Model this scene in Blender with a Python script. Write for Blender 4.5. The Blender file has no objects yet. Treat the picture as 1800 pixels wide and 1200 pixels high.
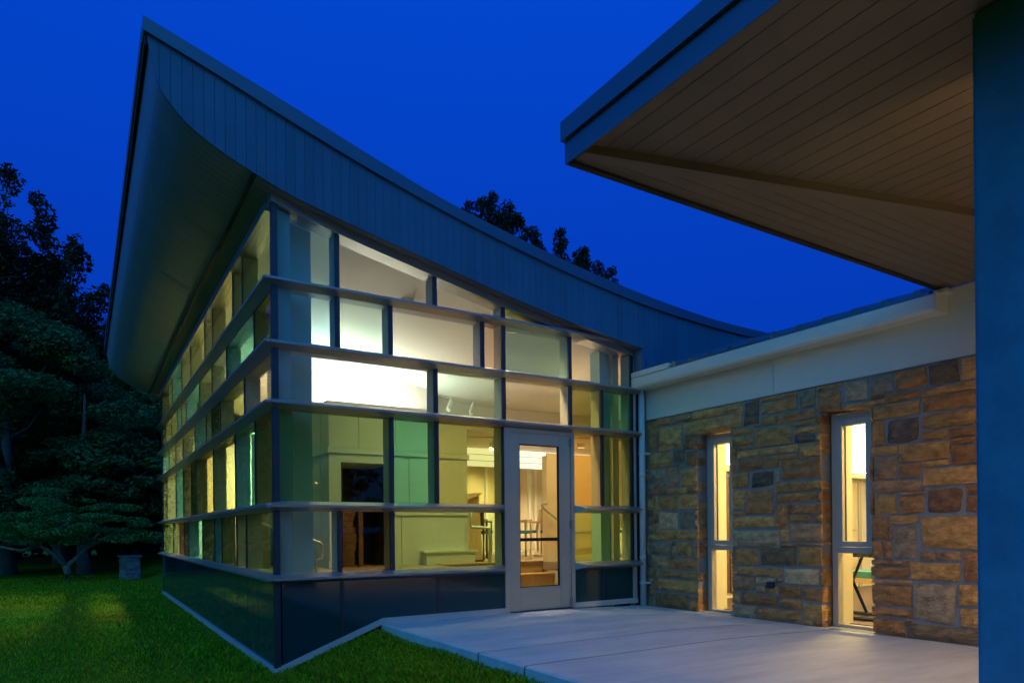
import bpy, bmesh, math, random
import numpy as np
from mathutils import Vector, Matrix
random.seed(7)
RNG = np.random.default_rng(11)
scene = bpy.context.scene
COL = scene.collection

# ------------------------------------------------------------------ camera
cam_d = bpy.data.cameras.new('camera')
cam_d.sensor_width = 36.0
cam_d.lens = 24.198
cam_d.shift_y = 0.1844
cam_d.shift_x = -0.00175
cam_d.clip_end = 2000
cam = bpy.data.objects.new('camera', cam_d)
COL.objects.link(cam)
cam.matrix_world = (Matrix.Translation((-1.6219, -6.9759, 1.0268)) @ Matrix.Rotation(-0.5607, 4, 'Z')
                    @ Matrix.Rotation(math.pi / 2, 4, 'X') @ Matrix.Rotation(-0.0095, 4, 'Z'))
scene.camera = cam

# ------------------------------------------------------------------ dusk sky
world = bpy.data.worlds.new('World')
scene.world = world
world.use_nodes = True
wn = world.node_tree.nodes
wl = world.node_tree.links
bg = wn['Background']
tc = wn.new('ShaderNodeTexCoord')
sep = wn.new('ShaderNodeSeparateXYZ')
ramp = wn.new('ShaderNodeValToRGB')
wl.new(tc.outputs['Generated'], sep.inputs[0])
wl.new(sep.outputs['Z'], ramp.inputs[0])
cr = ramp.color_ramp
cr.elements[0].position = 0.0
cr.elements[0].color = (0.0016, 0.036, 0.40, 1)
cr.elements[1].position = 0.6
cr.elements[1].color = (0.0010, 0.060, 0.60, 1)
e = cr.elements.new(0.22)
e.color = (0.0012, 0.042, 0.455, 1)
e = cr.elements.new(0.42)
e.color = (0.0010, 0.050, 0.53, 1)
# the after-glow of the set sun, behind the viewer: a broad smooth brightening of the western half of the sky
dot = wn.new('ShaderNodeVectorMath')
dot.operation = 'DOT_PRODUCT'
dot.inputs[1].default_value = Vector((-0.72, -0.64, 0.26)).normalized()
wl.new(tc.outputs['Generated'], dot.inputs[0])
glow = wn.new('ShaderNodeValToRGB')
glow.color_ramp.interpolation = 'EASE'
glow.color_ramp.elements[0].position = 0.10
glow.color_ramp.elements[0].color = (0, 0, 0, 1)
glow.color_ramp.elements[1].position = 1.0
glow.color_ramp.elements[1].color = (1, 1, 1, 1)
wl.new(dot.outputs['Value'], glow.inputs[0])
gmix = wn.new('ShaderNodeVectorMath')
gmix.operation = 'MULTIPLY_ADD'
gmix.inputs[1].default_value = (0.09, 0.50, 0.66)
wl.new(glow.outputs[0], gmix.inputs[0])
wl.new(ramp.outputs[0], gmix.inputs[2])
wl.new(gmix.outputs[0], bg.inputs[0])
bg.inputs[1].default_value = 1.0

scene.view_settings.view_transform = 'Standard'
scene.view_settings.look = 'None'
scene.view_settings.exposure = 0.0
scene.view_settings.gamma = 1.0
scene.view_settings.use_curve_mapping = False
cy = scene.cycles
cy.max_bounces = 9
cy.diffuse_bounces = 4
cy.glossy_bounces = 4
cy.transmission_bounces = 6
cy.transparent_max_bounces = 24
cy.use_denoising = True
cy.sample_clamp_indirect = 8.0
cy.caustics_reflective = False
cy.caustics_refractive = False

# ------------------------------------------------------------------ materials
def mat(name, col, rough=0.6, metal=0.0, noise=0.0, nscale=6.0, bump=0.0, bscale=40.0, spec=0.5, emit=None, estr=0.0,
        obj_var=0.0, stretch=None):
    m = bpy.data.materials.new(name)
    m.use_nodes = True
    nt = m.node_tree
    b = nt.nodes['Principled BSDF']
    b.inputs['Base Color'].default_value = (*col, 1)
    b.inputs['Roughness'].default_value = rough
    b.inputs['Metallic'].default_value = metal
    b.inputs['Specular IOR Level'].default_value = spec
    if emit:
        b.inputs['Emission Color'].default_value = (*emit, 1)
        b.inputs['Emission Strength'].default_value = estr
    co = nt.nodes.new('ShaderNodeTexCoord')
    src = co.outputs['Object']
    if stretch:
        mp = nt.nodes.new('ShaderNodeMapping')
        mp.inputs['Scale'].default_value = stretch
        nt.links.new(src, mp.inputs[0])
        src = mp.outputs[0]
    last = None
    if noise:
        n = nt.nodes.new('ShaderNodeTexNoise')
        n.inputs['Scale'].default_value = nscale
        n.inputs['Detail'].default_value = 7
        n.inputs['Roughness'].default_value = 0.68
        nt.links.new(src, n.inputs['Vector'])
        mx = nt.nodes.new('ShaderNodeMapRange')
        mx.inputs['From Min'].default_value = 0.25
        mx.inputs['From Max'].default_value = 0.75
        mx.inputs['To Min'].default_value = 1 - noise
        mx.inputs['To Max'].default_value = 1 + noise
        nt.links.new(n.outputs['Fac'], mx.inputs['Value'])
        last = mx.outputs['Result']
    if obj_var:
        oi = nt.nodes.new('ShaderNodeObjectInfo')
        m2 = nt.nodes.new('ShaderNodeMapRange')
        m2.inputs['To Min'].default_value = 1 - obj_var
        m2.inputs['To Max'].default_value = 1 + obj_var
        nt.links.new(oi.outputs['Random'], m2.inputs['Value'])
        if last is None:
            last = m2.outputs['Result']
        else:
            mm = nt.nodes.new('ShaderNodeMath')
            mm.operation = 'MULTIPLY'
            nt.links.new(last, mm.inputs[0])
            nt.links.new(m2.outputs['Result'], mm.inputs[1])
            last = mm.outputs[0]
    if last is not None:
        vm = nt.nodes.new('ShaderNodeVectorMath')
        vm.operation = 'SCALE'
        vm.inputs[0].default_value = col
        nt.links.new(last, vm.inputs['Scale'])
        nt.links.new(vm.outputs[0], b.inputs['Base Color'])
    if bump:
        n2 = nt.nodes.new('ShaderNodeTexNoise')
        n2.inputs['Scale'].default_value = bscale
        n2.inputs['Detail'].default_value = 8
        nt.links.new(src, n2.inputs['Vector'])
        bp = nt.nodes.new('ShaderNodeBump')
        bp.inputs['Strength'].default_value = bump
        bp.inputs['Distance'].default_value = 0.02
        nt.links.new(n2.outputs['Fac'], bp.inputs['Height'])
        nt.links.new(bp.outputs[0], b.inputs['Normal'])
    return m

def glass(name, tint):
    """thin coloured architectural glass: straight-through tint plus a mirror reflection that grows at grazing angles"""
    m = bpy.data.materials.new(name)
    m.use_nodes = True
    nt = m.node_tree
    nt.nodes.remove(nt.nodes['Principled BSDF'])
    out = nt.nodes['Material Output']
    tr = nt.nodes.new('ShaderNodeBsdfTransparent')
    tr.inputs[0].default_value = (*[c ** 0.5 for c in tint], 1)
    gl = nt.nodes.new('ShaderNodeBsdfGlossy')
    gl.inputs['Roughness'].default_value = 0.015
    gl.inputs['Color'].default_value = (0.9, 0.95, 0.95, 1)
    lw = nt.nodes.new('ShaderNodeLayerWeight')
    p = nt.nodes.new('ShaderNodeMath')
    p.operation = 'POWER'
    p.inputs[1].default_value = 5.0
    nt.links.new(lw.outputs['Facing'], p.inputs[0])
    k = nt.nodes.new('ShaderNodeMath')
    k.operation = 'MULTIPLY_ADD'
    k.inputs[1].default_value = 0.42
    k.inputs[2].default_value = 0.022
    nt.links.new(p.outputs[0], k.inputs[0])
    mix = nt.nodes.new('ShaderNodeMixShader')
    nt.links.new(k.outputs[0], mix.inputs[0])
    nt.links.new(tr.outputs[0], mix.inputs[1])
    nt.links.new(gl.outputs[0], mix.inputs[2])
    nt.links.new(mix.outputs[0], out.inputs[0])
    return m

M = {}
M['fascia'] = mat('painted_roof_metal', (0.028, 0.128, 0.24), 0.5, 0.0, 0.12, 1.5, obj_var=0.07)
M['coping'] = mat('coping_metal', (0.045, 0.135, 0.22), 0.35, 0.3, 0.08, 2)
M['soffit'] = mat('soffit_metal', (0.20, 0.22, 0.25), 0.45, 0.0, 0.1, 2)
M['gap'] = mat('shadow_backing', (0.02, 0.022, 0.025), 0.9)
M['alu'] = mat('anodised_aluminium', (0.36, 0.345, 0.35), 0.34, 0.6, 0.06, 5, bump=0.03, bscale=120)
M['sill'] = mat('pale_sill_paint', (0.52, 0.49, 0.50), 0.45, 0.0, 0.06, 3)
M['cap'] = mat('mullion_cap_metal', (0.045, 0.05, 0.07), 0.4, 0.4)
M['frame'] = mat('interior_frame_paint', (0.50, 0.48, 0.43), 0.5)
M['doorm'] = mat('champagne_aluminium', (0.52, 0.48, 0.41), 0.4, 0.35, 0.05, 4)
M['spandrel'] = mat('backpainted_glass', (0.003, 0.045, 0.055), 0.05, 0.0, 0.0, spec=0.5)
M['conc'] = mat('broomed_concrete', (0.58, 0.57, 0.57), 0.88, 0.0, 0.22, 0.9, bump=0.35, bscale=60, stretch=(1, 5, 1))
M['conc_side'] = mat('concrete_edge', (0.36, 0.37, 0.36), 0.9, 0.0, 0.2, 5, bump=0.3)
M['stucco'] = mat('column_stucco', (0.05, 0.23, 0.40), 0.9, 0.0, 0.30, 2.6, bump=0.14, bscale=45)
M['canopy'] = mat('canopy_board_paint', (0.155, 0.12, 0.075), 0.5, 0.0, 0.12, 3, obj_var=0.06)
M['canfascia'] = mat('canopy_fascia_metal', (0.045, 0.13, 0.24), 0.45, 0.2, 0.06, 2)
M['velvet'] = mat('lamp_baffle_black', (0.003, 0.003, 0.003), 1.0, spec=0.0)
M['joint'] = mat('joint_filler', (0.10, 0.10, 0.10), 0.95)
M['white'] = mat('white_trim_paint', (0.64, 0.63, 0.53), 0.5, 0.0, 0.04, 3)
M['pipe'] = mat('downpipe_paint', (0.55, 0.55, 0.55), 0.4)
M['wingroof'] = mat('ribbed_roof_steel', (0.12, 0.17, 0.17), 0.3, 0.6, 0.08, 2)
M['mortar'] = mat('mortar', (0.27, 0.27, 0.27), 0.95, 0.0, 0.25, 9, bump=0.4, bscale=60)
STONE = dict(tan=(.53, .27, .085), brn=(.42, .19, .066), pink=(.44, .235, .11), crm=(.54, .37, .20), dark=(.21, .135, .07),
             blk=(.15, .105, .07), gray=(.37, .255, .15), dred=(.29, .14, .075), org=(.45, .24, .09))
for k_, v_ in STONE.items():
    M['stone_' + k_] = mat('sandstone_' + k_, v_, 0.92, 0.0, 0.60, 8.5, bump=1.0, bscale=30, obj_var=0.2, stretch=(1, 1, 1.7))
M['lawn'] = mat('lawn_soil_and_thatch', (0.10, 0.165, 0.006), 0.95, 0.0, 0.45, 3, bump=0.6, bscale=30, spec=0.05)
M['wallwhite'] = mat('interior_white_paint', (0.80, 0.78, 0.72), 0.7)
M['ceil'] = mat('ceiling_paint', (0.74, 0.71, 0.66), 0.8)
M['sage'] = mat('panel_paint', (0.62, 0.66, 0.52), 0.55, 0.0, 0.03, 3)
M['cream'] = mat('cream_wall_paint', (0.72, 0.64, 0.44), 0.7)
M['amber'] = mat('ochre_wall_paint', (0.80, 0.62, 0.34), 0.7)
M['floor'] = mat('carpet', (0.30, 0.24, 0.15), 0.9, 0.0, 0.15, 30)
M['stepwood'] = mat('stair_oak', (0.42, 0.26, 0.09), 0.4, 0.0, 0.2, 6, stretch=(1, 12, 12))
M['wood'] = mat('maple_veneer', (0.56, 0.38, 0.19), 0.4, 0.0, 0.15, 5, stretch=(10, 10, 1))
M['darkwood'] = mat('walnut', (0.10, 0.055, 0.03), 0.4, 0.0, 0.25, 6, stretch=(8, 8, 1))
M['teal'] = mat('teal_upholstery', (0.05, 0.20, 0.22), 0.9, 0.0, 0.1, 30)
M['black'] = mat('black_metal', (0.012, 0.012, 0.013), 0.4, 0.3)
M['steelpaint'] = mat('column_gray_paint', (0.40, 0.62, 0.66), 0.5)
M['rail'] = mat('rail_steel', (0.55, 0.54, 0.48), 0.35, 0.6)
M['fire'] = mat('sooty_brick', (0.06, 0.035, 0.018), 0.9, 0.0, 0.5, 9, bump=0.6)
M['firestone'] = mat('hearth_stone', (0.22, 0.14, 0.06), 0.9, 0.0, 0.4, 9, bump=0.7)
M['bark'] = mat('gray_bark', (0.16, 0.14, 0.115), 0.95, 0.0, 0.4, 12, bump=0.8, bscale=25)
M['palebark'] = mat('pale_bark', (0.30, 0.24, 0.19), 0.95, 0.0, 0.5, 8, bump=0.8, bscale=25)
M['pier'] = mat('stacked_slate', (0.36, 0.30, 0.27), 0.9, 0.0, 0.3, 9, bump=0.8, bscale=25, obj_var=0.25)
M['lamp'] = mat('added_warm_lamp', (0.8, 0.8, 0.8), emit=(1.0, 0.78, 0.42), estr=800)
M['lampw'] = mat('lamp_neutral', (0.8, 0.8, 0.8), emit=(1.0, 0.84, 0.58), estr=75)
M['uplight'] = mat('lamp_uplight', (0.8, 0.8, 0.8), emit=(0.96, 1.0, 0.93), estr=85)
M['lampx'] = mat('unseen_soffit_lamp', (0.8, 0.8, 0.8), emit=(1.0, 0.66, 0.27), estr=420)
M['lampo'] = mat('unseen_soffit_lamp_outer', (0.8, 0.8, 0.8), emit=(1.0, 0.72, 0.32), estr=1500)
M['room2'] = mat('added_room_lamp', (0.8, 0.8, 0.8), emit=(1.0, 0.70, 0.26), estr=800)
M['lamph'] = mat('added_hearth_lamp', (0.8, 0.8, 0.8), emit=(1.0, 0.84, 0.52), estr=420)
M['lampf'] = mat('added_far_room_lamp', (0.8, 0.8, 0.8), emit=(1.0, 0.86, 0.56), estr=3000)
M['lampc'] = mat('lamp_column', (0.8, 0.8, 0.8), emit=(1.0, 0.60, 0.20), estr=85)
M['lamprear'] = mat('added_rear_bay_lamp', (0.8, 0.8, 0.8), emit=(1.0, 0.92, 0.62), estr=480)
M['lampl'] = mat('added_gallery_lamp', (0.8, 0.8, 0.8), emit=(1.0, 0.94, 0.72), estr=28)
M['clear_story'] = mat('emissive_panel', (0.8, 0.8, 0.8), emit=(0.95, 0.95, 0.85), estr=1.1)

def leafmat(name, col, var=0.5):
    m = bpy.data.materials.new(name)
    m.use_nodes = True
    nt = m.node_tree
    b = nt.nodes['Principled BSDF']
    b.inputs['Roughness'].default_value = 0.55
    b.inputs['Specular IOR Level'].default_value = 0.08
    g = nt.nodes.new('ShaderNodeNewGeometry')
    mr = nt.nodes.new('ShaderNodeMapRange')
    mr.inputs['To Min'].default_value = 1 - var
    mr.inputs['To Max'].default_value = 1 + var
    nt.links.new(g.outputs['Random Per Island'], mr.inputs['Value'])
    vm = nt.nodes.new('ShaderNodeVectorMath')
    vm.operation = 'SCALE'
    vm.inputs[0].default_value = col
    nt.links.new(mr.outputs['Result'], vm.inputs['Scale'])
    nt.links.new(vm.outputs[0], b.inputs['Base Color'])
    tl = nt.nodes.new('ShaderNodeBsdfTranslucent')
    nt.links.new(vm.outputs[0], tl.inputs[0])
    mix = nt.nodes.new('ShaderNodeMixShader')
    mix.inputs[0].default_value = 0.3
    nt.links.new(b.outputs[0], mix.inputs[1])
    nt.links.new(tl.outputs[0], mix.inputs[2])
    nt.links.new(mix.outputs[0], nt.nodes['Material Output'].inputs[0])
    return m
M['leaf_maple'] = leafmat('maple_leaves', (0.05, 0.16, 0.045))
M['leaf_dark'] = leafmat('dark_leaves', (0.018, 0.045, 0.020))
M['leaf_dog'] = leafmat('dogwood_leaves', (0.085, 0.24, 0.05))
M['blade'] = leafmat('grass_blades', (0.26, 0.36, 0.014), 0.6)

TINT = dict(clear=(.86, .90, .86), cool=(.55, .80, .84), mint=(.74, .92, .82), green=(.54, .70, .38), teal=(.22, .66, .48),
            olive=(.58, .60, .26), amber=(.90, .70, .36), pink=(.88, .70, .54), ygreen=(.66, .80, .36), gteal=(.34, .52, .52),
            dgreen=(.22, .36, .16), brown=(.55, .42, .24), lime=(.62, .76, .42), aqua=(.26, .80, .68), warm=(.90, .87, .77), blue=(.30, .62, .72))
for k_, v_ in TINT.items():
    M['g_' + k_] = glass('glass_' + k_, v_)

# ------------------------------------------------------------------ mesh helpers
class MB:
    def __init__(self):
        self.v = []
        self.f = []
    def add(self, vs, fs):
        o = len(self.v)
        self.v += [tuple(p) for p in vs]
        self.f += [tuple(i + o for i in f) for f in fs]
        return self
    def box(self, x0, x1, y0, y1, z0, z1):
        if x0 > x1: x0, x1 = x1, x0
        if y0 > y1: y0, y1 = y1, y0
        return self.add([(x0, y0, z0), (x1, y0, z0), (x1, y1, z0), (x0, y1, z0), (x0, y0, z1), (x1, y0, z1), (x1, y1, z1), (x0, y1, z1)],
                        [(0, 3, 2, 1), (4, 5, 6, 7), (0, 1, 5, 4), (1, 2, 6, 5), (2, 3, 7, 6), (3, 0, 4, 7)])
    def loft(self, a, b):
        """closed solid between two polygons with the same number of points"""
        n = len(a)
        return self.add(list(a) + list(b), [tuple(range(n - 1, -1, -1)), tuple(range(n, 2 * n))] +
                        [(i, (i + 1) % n, n + (i + 1) % n, n + i) for i in range(n)])
    def tube(self, pts, r, n=8, caps=True):
        pts = [Vector(p) for p in pts]
        rs = r if isinstance(r, (list, tuple)) else [r] * len(pts)
        o = len(self.v)
        for i, p in enumerate(pts):
            t = (pts[min(i + 1, len(pts) - 1)] - pts[max(i - 1, 0)]).normalized()
            a = t.cross(Vector((0, 0, 1)))
            if a.length < 0.05: a = t.cross(Vector((1, 0, 0)))
            a.normalize()
            b = t.cross(a).normalized()
            for k in range(n):
                th = 2 * math.pi * k / n
                self.v.append(tuple(p + (a * math.cos(th) + b * math.sin(th)) * rs[i]))
        for i in range(len(pts) - 1):
            for k in range(n):
                self.f.append((o + i * n + k, o + i * n + (k + 1) % n, o + (i + 1) * n + (k + 1) % n, o + (i + 1) * n + k))
        if caps:
            self.f.append(tuple(o + k for k in range(n))[::-1])
            self.f.append(tuple(o + (len(pts) - 1) * n + k for k in range(n)))
        return self
    def disc_cyl(self, c, r, h, n=16):
        c = Vector(c)
        return self.tube([c, c + Vector((0, 0, h))], r, n)
    def build(self, name, material, parent=None, smooth=False, bevel=0.0):
        me = bpy.data.meshes.new(name)
        me.from_pydata(self.v, [], self.f)
        bm = bmesh.new()
        bm.from_mesh(me)
        bmesh.ops.recalc_face_normals(bm, faces=bm.faces)
        if bevel:
            bmesh.ops.bevel(bm, geom=[e_ for e_ in bm.edges if e_.calc_face_angle(0) > 0.6], offset=bevel, segments=2, affect='EDGES')
        bm.to_mesh(me)
        bm.free()
        if smooth:
            me.polygons.foreach_set('use_smooth', [True] * len(me.polygons))
        if not isinstance(material, (list, tuple)): material = [material]
        for m_ in material: me.materials.append(m_)
        o = bpy.data.objects.new(name, me)
        COL.objects.link(o)
        if parent is not None: adopt(o, parent)
        return o

def world_loc(p):
    loc = Vector(p.location)
    while p.parent is not None:
        p = p.parent
        loc = loc + p.location
    return loc
WLOC = {}
def adopt(o, parent):
    o.parent = parent
    base = WLOC.get(parent.name)
    if base is not None:
        o.matrix_parent_inverse = Matrix.Translation(-Vector(base))

def thing(name, label, cat, loc=(0, 0, 0), group=None):
    o = bpy.data.objects.new(name, None)
    o.empty_display_size = 0.2
    COL.objects.link(o)
    o.location = loc
    WLOC[o.name] = loc
    o['label'] = label
    o['category'] = cat
    if group: o['group'] = group
    return o
def tag(o, label, cat, group=None):
    o['label'] = label
    o['category'] = cat
    if group: o['group'] = group
    return o
def box(name, b, m, parent=None, **k):
    return MB().box(*b).build(name, m, parent, **k)
def copy_tree(o, parent=None):
    c = o.copy()
    COL.objects.link(c)
    if parent is not None: c.parent = parent
    for ch in list(o.children): copy_tree(ch, c)
    return c
def cloud_mesh(name, verts, quads, m, parent=None, tri=False):
    me = bpy.data.meshes.new(name)
    n = 3 if tri else 4
    nf = len(quads)
    me.vertices.add(len(verts))
    me.vertices.foreach_set('co', np.asarray(verts, np.float32).ravel())
    me.loops.add(nf * n)
    me.loops.foreach_set('vertex_index', np.asarray(quads, np.int32).ravel())
    me.polygons.add(nf)
    me.polygons.foreach_set('loop_start', np.arange(nf, dtype=np.int32) * n)
    me.polygons.foreach_set('loop_total', np.full(nf, n, np.int32))
    me.update(calc_edges=True)
    me.validate()
    me.materials.append(m)
    o = bpy.data.objects.new(name, me)
    COL.objects.link(o)
    if parent is not None: adopt(o, parent)
    return o
# ------------------------------------------------------------------ ground
def ground_z(x, y):
    t = min(max((x + 0.1) / 1.16, 0.0), 1.0)
    t = t * t * (3 - 2 * t) * 0.35 + t * 0.65
    z = -0.385 + t * 0.335
    if x > 1.08: z = -0.10
    r = math.hypot(x, y)
    z += 0.012 * math.sin(x * 1.7 + y * 0.9) * math.sin(y * 1.3) * (0 if x > -0.1 else 1)
    if x < -6: z += 0.018 * (-6 - x)
    if y > 14: z += 0.004 * (y - 14)
    return z
def spaced(lo, hi, far):
    a = list(np.arange(lo, hi + 1e-6, 0.25))
    s, p = 0.5, hi
    while p < far:
        p += s; s *= 1.5; a.append(p)
    s, p = 0.5, lo
    while p > -far:
        p -= s; s *= 1.5; a.insert(0, p)
    return a
gx, gy = spaced(-12, 1.0, 420), spaced(-8, 20, 420)
gv = [(x, y, ground_z(x, y)) for y in gy for x in gx]
nx = len(gx)
gf = [(j * nx + i, j * nx + i + 1, (j + 1) * nx + i + 1, (j + 1) * nx + i) for j in range(len(gy) - 1) for i in range(nx - 1)]
lawn = MB().add(gv, gf).build('lawn', M['lawn'], smooth=True)
lawn['kind'] = 'structure'

def grass(n, xr, yr, hmin, hmax, w, keep):
    xs = RNG.uniform(*xr, n); ys = RNG.uniform(*yr, n)
    k = keep(xs, ys)
    xs, ys = xs[k], ys[k]
    n = len(xs)
    zs = np.array([ground_z(a, b) for a, b in zip(xs, ys)])
    patch = 0.75 + 0.45 * np.sin(xs * 2.3 + 1.3 * np.sin(ys * 1.9)) * np.sin(ys * 2.9 + np.sin(xs * 1.7))
    h = RNG.uniform(hmin, hmax, n) * patch.clip(.5, 1.25)
    a = RNG.uniform(0, 2 * np.pi, n)
    lean = RNG.uniform(0.1, 0.9, n) * h
    la = RNG.uniform(0, 2 * np.pi, n)
    dx, dy = np.cos(a) * w, np.sin(a) * w
    tx, ty = xs + np.cos(la) * lean, ys + np.sin(la) * lean
    mxx, myy = xs + np.cos(la) * lean * .35, ys + np.sin(la) * lean * .35
    V = np.empty((n, 4, 3))
    V[:, 0] = np.c_[xs - dx, ys - dy, zs - .01]
    V[:, 1] = np.c_[xs + dx, ys + dy, zs - .01]
    V[:, 2] = np.c_[mxx + dx * .8, myy + dy * .8, zs + h * .6]
    V[:, 3] = np.c_[tx, ty, zs + h]
    return V.reshape(-1, 3)
out_pav = lambda x, y: ~((x > -0.012) & (y > -0.012)) & ~((x > 1.075) & (y < 0.1))
near = lambda x, y: out_pav(x, y) & (RNG.uniform(0, 1, len(x)) < np.clip(1.1 - np.hypot(x + 1.6, y + 7) / 16, 0.15, 1))
ga = grass(150000, (-4.5, 1.08), (-4.6, 0.3), .03, .075, .0032, out_pav)
gb = grass(260000, (-12, 0.0), (-2.0, 12), .03, .07, .006, near)
gc = grass(60000, (-14, 0.4), (10, 20), .04, .08, .012, out_pav)
G = np.concatenate([ga, gb, gc])
blades = cloud_mesh('grass_blades', G, np.arange(len(G)).reshape(-1, 4), M['blade'])
blades['kind'] = 'stuff'

# ------------------------------------------------------------------ patio
W = 4.8262
def patio_z(x): return 0.05 if x < 3.3 else 0.05 * max(0.0, (4.83 - x) / 1.53)
patio = MB().box(1.085, 4.9, -12, -0.002, -0.3, -0.075).build('patio', M['conc_side'])
patio['kind'] = 'structure'
for (y0, y1) in ((-0.004, -2.105), (-2.133, -2.79), (-2.818, -5.3), (-5.31, -7.8), (-7.81, -11.98)):
    mb = MB()
    prof = [(1.075, patio_z(1.1) - .012), (1.092, patio_z(1.1)), (3.3, .05), (4.84, 0.0)]
    top = [(x, y0, z) for x, z in prof]; bot = [(x, y1, z) for x, z in prof]
    a = [(1.075, y0, -.20), *top, (4.84, y0, -.11)]
    b = [(1.075, y1, -.20), *bot, (4.84, y1, -.11)]
    mb.loft(a, b).build('slab', M['conc'], patio)

for yj in (-2.119, -2.804, -5.305, -7.805):
    h_ = .009 if yj > -4 else .004
    pr = [(1.08, patio_z(1.1) - .014), (1.094, patio_z(1.1) - .003), (3.3, .047), (4.83, -.003)]
    a = [(1.08, yj + h_, -.07), *[(x, yj + h_, z) for x, z in pr], (4.83, yj + h_, -.07)]
    b = [(1.08, yj - h_, -.07), *[(x, yj - h_, z) for x, z in pr], (4.83, yj - h_, -.07)]
    MB().loft(a, b).build('joint', M['joint'], patio)

# ------------------------------------------------------------------ roof profile of the glass pavilion
TX = [(-1.104, 5.500), (-.542, 5.332), (.138, 5.123), (.904, 4.876), (1.767, 4.622), (2.749, 4.412), (3.886, 4.207), (5.197, 4.042), (6.332, 3.965), (7.25, 3.955), (8.4, 3.98)]
LX = [(-1.105, 5.391), (-.543, 5.215), (.136, 4.984), (.902, 4.745), (1.766, 4.510), (2.749, 4.292), (3.884, 4.088), (5.197, 3.93), (6.739, 3.858), (8.4, 3.87)]
BX = [(-1.105, 5.376), (-1.088, 5.29), (-1.068, 5.19), (-1.025, 5.005), (-.921, 4.853), (-.785, 4.715), (-.549, 4.572), (-.216, 4.428), (.06, 4.325), (.601, 4.185),
      (.996, 4.094), (1.623, 3.965), (2.485, 3.780), (3.434, 3.605), (4.503, 3.447), (4.70, 3.425)]
def smooth_fn(pts):
    xs = np.array([p[0] for p in pts]); ys = np.array([p[1] for p in pts])
    d = np.diff(ys) / np.diff(xs)
    m = np.r_[d[0], [0 if d[i] * d[i + 1] <= 0 else 2 * d[i] * d[i + 1] / (d[i] + d[i + 1]) for i in range(len(d) - 1)], d[-1]]
    def fn(x):
        i = int(np.clip(np.searchsorted(xs, x) - 1, 0, len(d) - 1))
        h = xs[i + 1] - xs[i]; t = (x - xs[i]) / h
        return float(ys[i] * (1 + 2 * t) * (1 - t) ** 2 + h * m[i] * t * (1 - t) ** 2 + ys[i + 1] * t * t * (3 - 2 * t) + h * m[i + 1] * t * t * (t - 1))
    return fn
T, Lp, S0 = smooth_fn(TX), smooth_fn(LX), smooth_fn(BX)
def S(x): return S0(min(max(x, -1.105), 4.70))
def low(x): return S(x) if x <= 4.70 else 3.17 + 0.311 * (x - 4.70)
YF, YB = -0.20, 11.92
curve_x = [-1.105, -1.097, -1.088, -1.078, -1.068, -1.055, -1.04, -1.02, -.99, -.96, -.92, -.87, -.82, -.76, -.7, -.62, -.54, -.45, -.35, -.25, -.12, .0] + [round(.2 * i, 2) for i in range(1, 24)] + [4.70]

pav = thing('glass_pavilion', 'glass walled pavilion with coloured panes and an upswept curved metal roof', 'building', (0, 0, -.38))

# roof body
mb = MB()
xs = curve_x
ring_f = [(x, YF + .03, T(x) - .02) for x in xs] + [(x, YF + .03, S(x) + .03) for x in reversed(xs)]
ring_b = [(x, YB - .02, T(x) - .02) for x in xs] + [(x, YB - .02, S(x) + .03) for x in reversed(xs)]
n = len(xs)
o = 2 * n
mb.v += ring_f + ring_b
for i in range(2 * n):
    j = (i + 1) % (2 * n)
    mb.f.append((i, j, o + j, o + i))
for i in range(n - 1):
    mb.f.append((i, i + 1, 2 * n - 2 - i, 2 * n - 1 - i))
    mb.f.append((o + i, o + i + 1, o + 2 * n - 2 - i, o + 2 * n - 1 - i))
xr = [4.70 + .27 * i for i in range(11)]
for i in range(len(xr) - 1):
    a_, b_ = xr[i], xr[i + 1]
    mb.loft([(a_, YF + .03, low(a_) + .02), (b_, YF + .03, max(low(b_) + .02, 0)), (b_, YF + .03, max(T(b_) - .02, low(b_) + .03)), (a_, YF + .03, T(a_) - .02)],
            [(a_, .2, low(a_) + .02), (b_, .2, low(b_) + .02), (b_, .2, max(T(b_) - .02, low(b_) + .03)), (a_, .2, T(a_) - .02)])
roof = mb.build('roof', M['gap'], pav)
# fascia boards
bw = 0.0905
x = -1.10
nb = 0
while x < 7.15:
    x1 = x + bw - .0032
    if Lp(x) - low(x + .01) > 0.03 or x < 0:
        sub = [x + (x1 - x) * t for t in ((0, .34, .67, 1) if x < -.6 else (0, .5, 1))]
        topz = [Lp(a) + .012 for a in sub]
        botz = [min(low(a) - (.012 if a < 4.7 else -.03), Lp(a)) for a in sub]
        fr = [(a, YF, z) for a, z in zip(sub, topz)] + [(a, YF, z) for a, z in reversed(list(zip(sub, botz)))]
        bk = [(p[0], YF + .028, p[2]) for p in fr]
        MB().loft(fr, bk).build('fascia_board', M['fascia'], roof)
        nb += 1
    x += bw
# coping band along the top, front then left edge
mb = MB()
cx_ = [-1.135] + [x for x in np.arange(-1.0, 7.3, .15)]
for a_, b_ in zip(cx_[:-1], cx_[1:]):
    mb.loft([(a_, YF - .035, Lp(a_)), (a_, YF - .035, T(a_) + .012), (a_, YF + .12, T(a_) + .012), (a_, YF + .12, Lp(a_))],
            [(b_, YF - .035, Lp(b_)), (b_, YF - .035, T(b_) + .012), (b_, YF + .12, T(b_) + .012), (b_, YF + .12, Lp(b_))])
mb.build('coping', M['coping'], roof)
mb = MB()
mb.box(-1.14, -1.06, YF + .122, YB + .02, 5.385, 5.512)
mb.build('coping', M['coping'], roof)
box('edge_drip', (-1.122, -1.108, YF + .005, YB, 5.30, 5.384), M['gap'], roof)
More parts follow.
